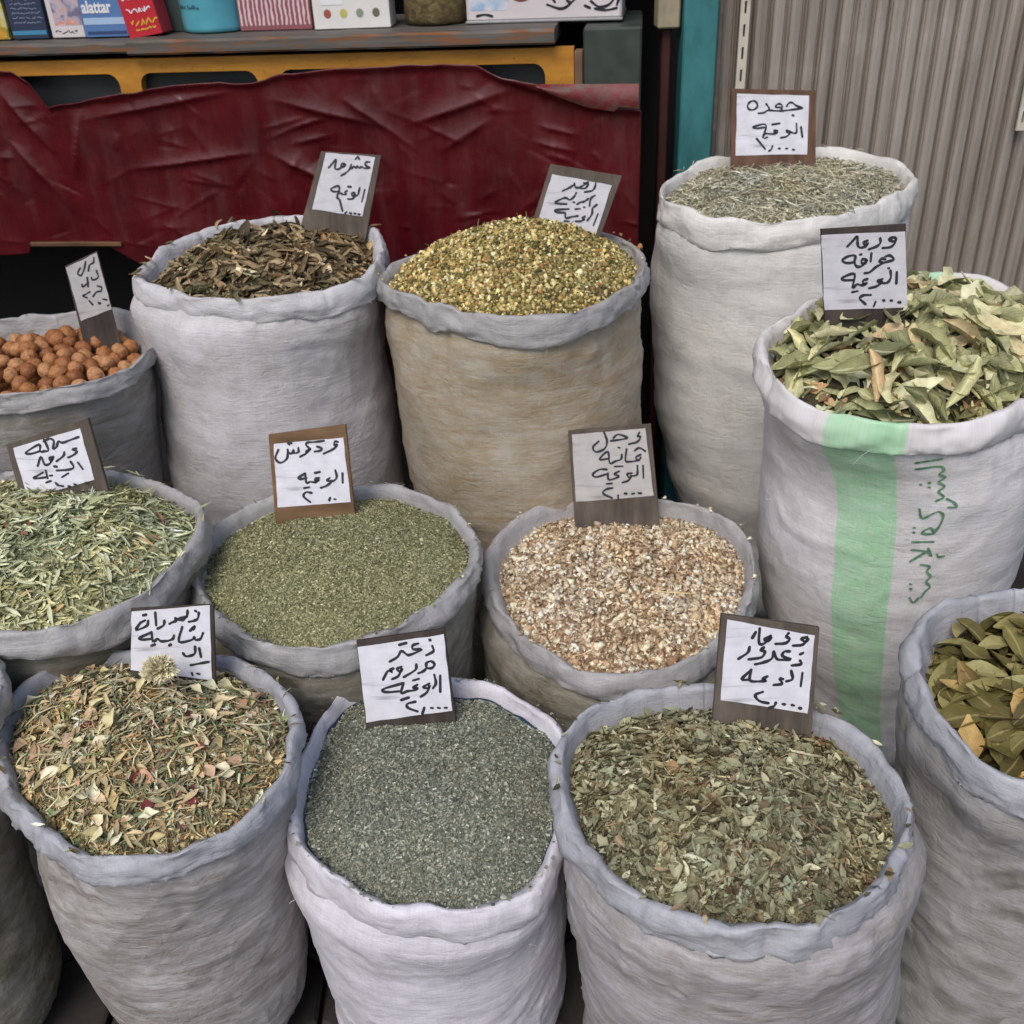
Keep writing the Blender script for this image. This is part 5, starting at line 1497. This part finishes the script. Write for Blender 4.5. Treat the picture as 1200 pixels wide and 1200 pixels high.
# narrow pale green leaves
HB[:] = [1.75, 0.25]
h, fn, pos = heap('sage', 'leaf_heap', 'heap of narrow pale green leaves in the grey sack at the edge', 'dried leaves', base_mat('sage_fill', lin(88, 92, 58), lin(128, 130, 88)), -0.035, 0.072, 0.75, 0.06, 0.010, 29)
PALS = [(lin(150, 152, 108), 4), (lin(170, 172, 130), 3), (lin(128, 132, 86), 3), (lin(104, 108, 66), 1.2), (lin(178, 180, 142), 1), (lin(150, 128, 84), .5)]
scatter('leaf_crumbs', h, fn, pos, [tl(k, 1, .26, .9, 1.2, 5, 3, .12) for k in range(5)] + [t_roll(k + 9, .26, 3.4) for k in range(2)], 5200, 0.027, PALS, loose, 39, 0.5, 0.010, 0.975, 0.005)
sm = leafmat('narrow_pale_leaf', [(0, lin(116, 124, 78)), (0.4, lin(152, 156, 112)), (0.8, lin(168, 170, 128)), (1, lin(180, 182, 144))], 0.8, lin(200, 200, 168))
single('leaf', h, fn, pos, leaf_meshes('leaf', 8, sm, 300, L=.034, W=.0095, fold=.9, curl=1.1, nx=6, ny=3, rag=.08), 300, 54, 0.5, 0.010, 0.94)
brk = leafmat('brown_leaf_piece', [(0, lin(104, 66, 44)), (1, lin(128, 84, 54))])
single('leaf', h, fn, pos, leaf_meshes('leaf', 2, brk, 330, L=.04, W=.012, fold=.6, curl=.6, nx=5, ny=3), 7, 55, 0.25, 0.006, 0.9, .7, 1.1, .008)

rim_bits('edge_bits', 'sage', h, [tl(k, 1, .26, .9, 1.2, 5, 3, .12) for k in range(3)], 260, 0.026, PALS, loose, 966)

# fine olive herb
HB[:] = [1.52, 0.28]
h, fn, pos = heap('marj', 'herb_heap', 'smooth mound of fine olive green crumbled herb', 'dried herbs', base_mat('fine_olive_fill', lin(92, 92, 52), lin(120, 120, 74)), -0.035, 0.062, 0.8, 0.05, 0.004, 30)
PALM = [(lin(126, 126, 80), 4), (lin(150, 148, 100), 2.2), (lin(100, 102, 60), 3), (lin(74, 76, 42), 1.2), (lin(178, 174, 128), .6)]
scatter('herb_grains', h, fn, pos, [t_flake(k + 40) for k in range(6)], 90000, 0.0031, PALM, loose, 43, 0.8, 0.002, 0.99, 0.001, 0.25, 0.10)
scatter('herb_stalks', h, fn, pos, [t_needle(k + 40, .09, .1) for k in range(3)], 240, 0.013, [(lin(170, 164, 112), 1)], loose, 44, 0.4, 0.003, 0.95, -0.001)

rim_bits('edge_bits', 'marj', h, [t_flake(k + 40) for k in range(3)], 1500, 0.0042, PALM, loose, 945)

# beige chips
HB[:] = [1.36, 0.27]
h, fn, pos = heap('seed', 'chip_heap', 'heap of small beige chips in the grey sack before the tan one', 'dried seeds', base_mat('chip_fill', lin(96, 72, 46), lin(146, 116, 80)), -0.045, 0.045, 0.9, 0.05, 0.008, 32)
PALD = [(lin(190, 164, 124), 4), (lin(214, 194, 158), 3), (lin(160, 130, 90), 3), (lin(140, 108, 74), 1.0), (lin(216, 202, 172), 1), (lin(176, 134, 92), .3)]
scatter('chips', h, fn, pos, [t_chip(k, .4 + .1 * (k % 3)) for k in range(6)] + [tl(k + 60, 1, .6, .8, 1.2, 4, 3, .2) for k in range(2)], 8200, 0.0128, PALD, loose, 45, 0.9, 0.007, 0.98, 0.004)
scatter('straws', h, fn, pos, [t_needle(k + 50, .03, .06) for k in range(3)], 16, 0.065, [(lin(206, 176, 112), 1)], loose, 46, 0.15, 0.006, 0.8, -0.008)

rim_bits('edge_bits', 'seed', h, [t_chip(k, .45) for k in range(4)], 420, 0.011, PALD, loose, 932)

# mixed flowers
HB[:] = [1.7, 0.2]
h, fn, pos = heap('zhou', 'flower_heap', 'heap of mixed dried flowers, petals, stems and leaf bits in the front grey sack', 'dried flowers', base_mat('mixed_fill', lin(70, 56, 36), lin(112, 94, 62)), -0.035, 0.060, 0.75, 0.08, 0.010, 34)
PALZ = [(lin(156, 138, 92), 4), (lin(120, 106, 64), 3), (lin(186, 168, 122), 2), (lin(112, 118, 84), 2.2), (lin(146, 150, 118), 1.4), (lin(84, 70, 42), 1.6), (lin(96, 118, 72), 1.3), (lin(164, 124, 78), 1.1), (lin(112, 72, 56), .4), (lin(206, 192, 156), .8)]
scatter('flower_mix', h, fn, pos, [tl(k, 1, .34, .8, 1.4, 4, 3, .25) for k in range(4)] + [t_needle(k + 9, .10, .15) for k in range(4)] + [t_roll(k + 4, .3) for k in range(2)], 7000, 0.0195, PALZ, loose, 47, 0.6, 0.010, 0.975, 0.005)
scatter('flower_crumbs', h, fn, pos, [t_flake(k) for k in range(3)] + [t_flower(k + 11) for k in range(2)], 5500, 0.0062, PALZ, loose, 48, 0.9, 0.006, 0.985, 0.003)
scatter('stems', h, fn, pos, [t_needle(k + 70, .035, .12) for k in range(5)], 320, 0.050, [(lin(150, 140, 96), 2), (lin(116, 118, 80), 1.5), (lin(190, 172, 124), 1)], loose, 49, 0.3, 0.012, 0.9, -0.004)
zm = leafmat('mixed_leaf', [(0, lin(118, 122, 92)), (0.3, lin(150, 138, 96)), (0.55, lin(178, 158, 112)), (0.8, lin(128, 100, 62)), (1, lin(160, 160, 124))], 0.8)
single('leaf', h, fn, pos, leaf_meshes('leaf', 6, zm, 400, L=.028, W=.010, fold=.8, curl=1.3, nx=5, ny=3, rag=.2), 240, 56, 0.5, 0.010, 0.94)
pinkp = leafmat('faded_petal', [(0, lin(164, 120, 88)), (0.3, lin(176, 142, 108)), (0.65, lin(180, 162, 124)), (0.85, lin(196, 184, 158)), (1, lin(178, 140, 122))], 0.7)
single('petal', h, fn, pos, leaf_meshes('petal', 6, pinkp, 420, L=.032, W=.024, fold=.55, curl=1.0, nx=5, ny=5, rag=.12), 44, 57, 0.45, 0.008, 0.92, .45, 1.25, .005)
crm = leafmat('cream_flower_bit', [(0, lin(188, 172, 130)), (0.4, lin(206, 194, 156)), (0.7, lin(178, 168, 124)), (0.85, lin(198, 180, 128)), (1, lin(150, 150, 120))], 0.8)
single('petal', h, fn, pos, leaf_meshes('petal', 6, crm, 480, L=.036, W=.020, fold=.8, curl=1.6, nx=6, ny=4, rag=.45, twist=1.0), 60, 73, 0.5, 0.010, 0.92, .45, 1.15, .005)
stm = leafmat('dry_stem', [(0, lin(176, 160, 114)), (0.6, lin(196, 184, 140)), (1, lin(140, 136, 98))], 0.8)
single('stem', h, fn, pos, raw_meshes('stem', [t_needle(k + 300, .05, .14) for k in range(4)], stm, .055), 60, 74, 0.25, 0.010, 0.86, .6, 1.3, .006)
redp = leafmat('dark_red_petal', [(0, lin(92, 26, 34)), (1, lin(124, 44, 50))], 0.6)
single('petal', h, fn, pos, leaf_meshes('petal', 3, redp, 440, L=.024, W=.018, fold=.8, curl=1.4, nx=5, ny=3, rag=.15), 16, 58, 0.5, 0.006, 0.9, .5, 1.2, .005)
yel = leafmat('yellow_petal', [(0, lin(156, 142, 84)), (1, lin(176, 162, 110))], 0.7)
single('petal', h, fn, pos, leaf_meshes('petal', 3, yel, 450, L=.03, W=.02, fold=.7, curl=1.2, nx=5, ny=3, rag=.2), 22, 59, 0.5, 0.006, 0.9, .5, 1.2, .005)
rim_bits('edge_bits', 'zhou', h, [tl(k, 1, .34, .8, 1.4, 4, 3, .25) for k in range(3)] + [t_needle(k + 9, .10, .15) for k in range(2)], 420, 0.02, PALZ, loose, 932)

# the cream flower ball that leans on the price board
rng = np.random.RandomState(77)
bv, bf = [], []
for k in range(320):
    d = rng.normal(0, 1, 3); d /= np.linalg.norm(d)
    d[2] = abs(d[2]) * 1.0 - 0.2
    tv, tf = tl(500 + k, 1, .8, .6, .9, 3, 3, .25)
    q = Vector(d).to_track_quat('X', 'Z').to_matrix()
    s = rng.uniform(.016, .026)
    b = len(bv)
    for p in tv:
        w = q @ (Vector(p) * s) + Vector(d * np.array([.024, .018, .030])) * rng.uniform(.55, 1.0)
        bv.append(tuple(w))
    bf += [tuple(i + b for i in f) for f in tf]
o = mesh_obj('flower_head', bv, bf, plain('cream_petals', lin(240, 232, 200), 0.8, .25, 60), h)
o.location = Vector((-0.572, 1.280, 0.562)) - h.location

# fine grey green herb
HB[:] = [1.6, 0.3]
h, fn, pos = heap('zaat', 'herb_heap', 'heap of fine grey green herb in the white sack of the front row', 'dried herbs', base_mat('fine_grey_fill', lin(74, 80, 66), lin(104, 108, 90)), -0.036, 0.045, 0.8, 0.03, 0.004, 36)
PALT = [(lin(112, 118, 100), 4), (lin(138, 142, 122), 2.6), (lin(86, 92, 76), 3), (lin(70, 74, 61), 1.3), (lin(164, 165, 145), .8), (lin(126, 116, 88), .6)]
scatter('herb_grains', h, fn, pos, [t_flake(k + 80) for k in range(5)] + [t_needle(90, .28, .1)], 62000, 0.0035, PALT, loose, 61, 0.9, 0.002, 0.99, 0.001, 0.25, 0.13)

rim_bits('edge_bits', 'zaat', h, [t_flake(k + 80) for k in range(3)], 1500, 0.0045, PALT, loose, 945)

# crumbled leaves
HB[:] = [1.25, 0.2]
h, fn, pos = heap('zarur', 'leaf_heap', 'heap of crumbled grey green leaves in the wide front sack', 'dried leaves', base_mat('crumbled_fill', lin(66, 62, 40), lin(104, 98, 68)), -0.050, 0.055, 0.8, 0.13, 0.010, 38)
PALR = [(lin(138, 132, 94), 4), (lin(156, 158, 122), 2.2), (lin(112, 104, 70), 3), (lin(76, 68, 44), 2.4), (lin(128, 104, 72), 1.0), (lin(186, 180, 142), .9), (lin(100, 76, 52), .4)]
scatter('leaf_crumbs', h, fn, pos, [tl(k + 20, 1, .5, .7, 1.2, 4, 3, .25) for k in range(5)] + [t_roll(k + 40, .34) for k in range(2)], 9000, 0.0165, PALR, loose, 63, 0.6, 0.009, 0.98, 0.005)
scatter('leaf_dust', h, fn, pos, [t_flake(k + 7) for k in range(4)], 5200, 0.0065, PALR, loose, 64, 0.8, 0.005, 0.985, 0.003)
scatter('stems', h, fn, pos, [t_needle(k + 170, .045, .12) for k in range(4)], 200, 0.038, [(lin(160, 132, 88), 1), (lin(170, 164, 118), 1)], loose, 65, 0.3, 0.008, 0.92, -0.002)
rm_ = leafmat('grey_green_leaf', [(0, lin(108, 112, 78)), (0.4, lin(136, 136, 98)), (0.8, lin(158, 160, 124)), (0.93, lin(188, 180, 140)), (1, lin(140, 100, 62))], 0.8, lin(176, 172, 138))
single('leaf', h, fn, pos, leaf_meshes('leaf', 8, rm_, 460, L=.026, W=.0165, fold=.7, curl=1.3, nx=6, ny=4, rag=.4), 300, 66, 0.6, 0.008, 0.94, .6, 1.3, .001)

rim_bits('edge_bits', 'zarur', h, [tl(k + 20, 1, .5, .7, 1.2, 4, 3, .25) for k in range(4)], 460, 0.018, PALR, loose, 972)

# dark olive leaves
HB[:] = [1.2, 0.12]
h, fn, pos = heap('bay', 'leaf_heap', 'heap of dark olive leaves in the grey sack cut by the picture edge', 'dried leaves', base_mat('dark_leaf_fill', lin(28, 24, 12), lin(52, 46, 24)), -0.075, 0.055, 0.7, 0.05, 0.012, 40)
om = leafmat('dark_olive_leaf', [(0, lin(70, 64, 28)), (0.35, lin(104, 96, 44)), (0.6, lin(132, 124, 66)), (0.82, lin(150, 146, 92)), (0.92, lin(186, 152, 82)), (1, lin(60, 54, 26))], 0.6, lin(168, 156, 98), lin(96, 74, 36))
ol = leaf_meshes('leaf', 9, om, 520, L=.078, W=.038, fold=.45, curl=1.1, nx=8, ny=5, rag=.14, twist=.7)
scatter('leaf_fragments', h, fn, pos, [tl(k + 190, 1, .5, .6, 1.0, 5, 3, .25) for k in range(5)], 800, 0.030, [(lin(104, 96, 44), 3), (lin(136, 128, 72), 1.6), (lin(72, 64, 30), 2.5), (lin(170, 140, 80), .6)], loose, 49, 0.5, 0.010, 0.97, 0.002)
single('leaf', h, fn, pos, ol, 130, 67, 0.3, 0.010, 0.95, .75, 1.15, 0.004)
single('leaf', h, fn, pos, ol, 110, 68, 0.5, 0.012, 0.90, .75, 1.15, 0.016)
single('leaf', h, fn, pos, ol, 20, 69, 0.6, 0.014, 0.74, .8, 1.1, 0.026)

# ------------------------------------------------------------------ price boards
ink = plain('black_marker_ink', lin(38, 42, 48), 0.5, 0.25, 90, 0.0)
def paper_mat(name, c):
    t = NT(name)
    v = t.coord('Object', (6, 120, 1))
    n = t.noise(v, 1, 4, 0.6, 0.4)
    b = t.noise(t.coord(), 30, 4)
    col = t.mix(1.0, c, t.ramp(n, [(0.28, G1(0.62)), (0.38, G1(0.96)), (0.8, G1(1.03))]), 'MULTIPLY')
    col = t.mix(1.0, col, t.ramp(b, [(0.3, G1(0.84)), (0.65, G1(1.02))]), 'MULTIPLY')
    return t.out(col, 0.38, t.bump(n, 0.35, 0.001), 0.5)
papers = {'w': paper_mat('white_taped_paper', lin(222, 222, 230)), 'g': paper_mat('greyed_taped_paper', lin(202, 200, 206)), 'd': paper_mat('dusty_taped_paper', lin(186, 182, 180))}
boards = {'grey': wood('grey_board', lin(70, 62, 56), lin(112, 102, 92), 0.8, (40, 5, 40)), 'brown': wood('brown_board', lin(76, 54, 44), lin(124, 94, 76), 0.75, (40, 5, 40)),
          'dark': wood('dark_board', lin(48, 42, 40), lin(86, 76, 70), 0.8, (40, 5, 40)), 'ochre': wood('ochre_board', lin(92, 70, 50), lin(138, 108, 78), 0.75, (6, 40, 40))}
tape = plain('board_edge', lin(90, 82, 76), 0.7)
def price_board(key, label, bmat, pmat, w=0.0030, thick=0.011):
    D = SIGNS[key]
    tb, yw = math.radians(D['tb']), math.radians(D['yaw'])
    Nn = Vector((math.sin(yw) * math.cos(tb), -math.cos(yw) * math.cos(tb), math.sin(tb)))
    X = Vector((0, 0, 1)).cross(Nn).normalized()
    Y = Nn.cross(X)
    M = Matrix((X, Y, Nn)).transposed().to_4x4()
    root = empty('price_board', D['o'], label, 'price sign', 'handwritten price boards stuck in the sacks', M.to_euler())
    Bq = [np.array(p) / 1000 for p in D['b']]
    # the board reaches down into the heap
    ext = 0.045
    dl, dr = Bq[3] - Bq[0], Bq[2] - Bq[1]
    Bq[3] = Bq[3] + dl / np.linalg.norm(dl) * ext
    Bq[2] = Bq[2] + dr / np.linalg.norm(dr) * ext
    c = sum(Bq) / 4
    V = []
    for z, ins in ((-thick, 0.0012), (-thick + .0012, 0), (-.0012, 0), (0, 0.0012)):
        for p in Bq:
            q = p + (c - p) / np.linalg.norm(c - p) * ins * 1.4
            V.append((q[0], q[1], z))
    F = [(0, 1, 2, 3), (15, 14, 13, 12)]
    for k in range(3):
        for i in range(4):
            j = (i + 1) % 4
            F.append((k * 4 + j, k * 4 + i, k * 4 + 4 + i, k * 4 + 4 + j))
    mesh_obj('board', V, F, bmat, root)
    Pq = [np.array(p) / 1000 for p in D['p']]
    V, F = [], []
    nx, ny = 7, 8
    rs_ = np.random.RandomState(len(key) * 7 + int(abs(D['o'][0]) * 1000) % 97)
    for j in range(ny):
        for i in range(nx):
            s, t_ = i / (nx - 1), j / (ny - 1)
            p = (Pq[0] * (1 - s) + Pq[1] * s) * (1 - t_) + (Pq[3] * (1 - s) + Pq[2] * s) * t_
            if i in (0, nx - 1) or j in (0, ny - 1):
                p = p + rs_.uniform(-.0007, .0007, 2)
            V.append((p[0], p[1], 0.0012 + rs_.uniform(0, .0003)))
    for j in range(ny - 1):
        for i in range(nx - 1):
            a = j * nx + i
            F.append((a, a + nx, a + nx + 1, a + 1))
    mesh_obj('paper', V, F, pmat, root, True)
    V, F = [], []
    for si, st in enumerate(D['s']):
        v, f = ribbon([(x / 2000, y / 2000) for x, y in st], w * 1.85, 0.0018 + 0.00002 * si)
        b = len(V)
        V += v
        F += [tuple(i + b for i in q) for q in f]
    mesh_obj('lettering', V, F, ink, root)
    return root
price_board('brown', 'tilted handwritten price board in the curled brown leaves', boards['grey'], papers['g'], .0030)
price_board('cham', 'tilted handwritten price board in the yellow flower heads', boards['grey'], papers['g'], .0030)
price_board('jada', 'brown framed handwritten price board in the pale stalks by the shutter', boards['brown'], papers['w'], .0030)
price_board('guava', 'handwritten price board with a dark top edge in the large pale leaves', boards['dark'], papers['g'], .0031)
price_board('walnut', 'narrow turned price board leaning in the walnuts', boards['dark'], papers['d'], .0024)
price_board('sage', 'leaning handwritten price board in the narrow pale green leaves', boards['grey'], papers['w'], .0029)
price_board('marj', 'handwritten price board with an ochre top edge in the fine olive herb', boards['ochre'], papers['w'], .0029)
price_board('seed', 'worn handwritten price board with cracked tape in the beige chips', boards['grey'], papers['d'], .0029)
price_board('zhou', 'white price board behind the cream flower ball in the mixed flowers', boards['dark'], papers['w'], .0027, .006)
price_board('zaat', 'white handwritten price board in the fine grey green herb', boards['dark'], papers['w'], .0029)
price_board('zarur', 'handwritten price board in the crumbled leaves of the wide front sack', boards['grey'], papers['w'], .0029)
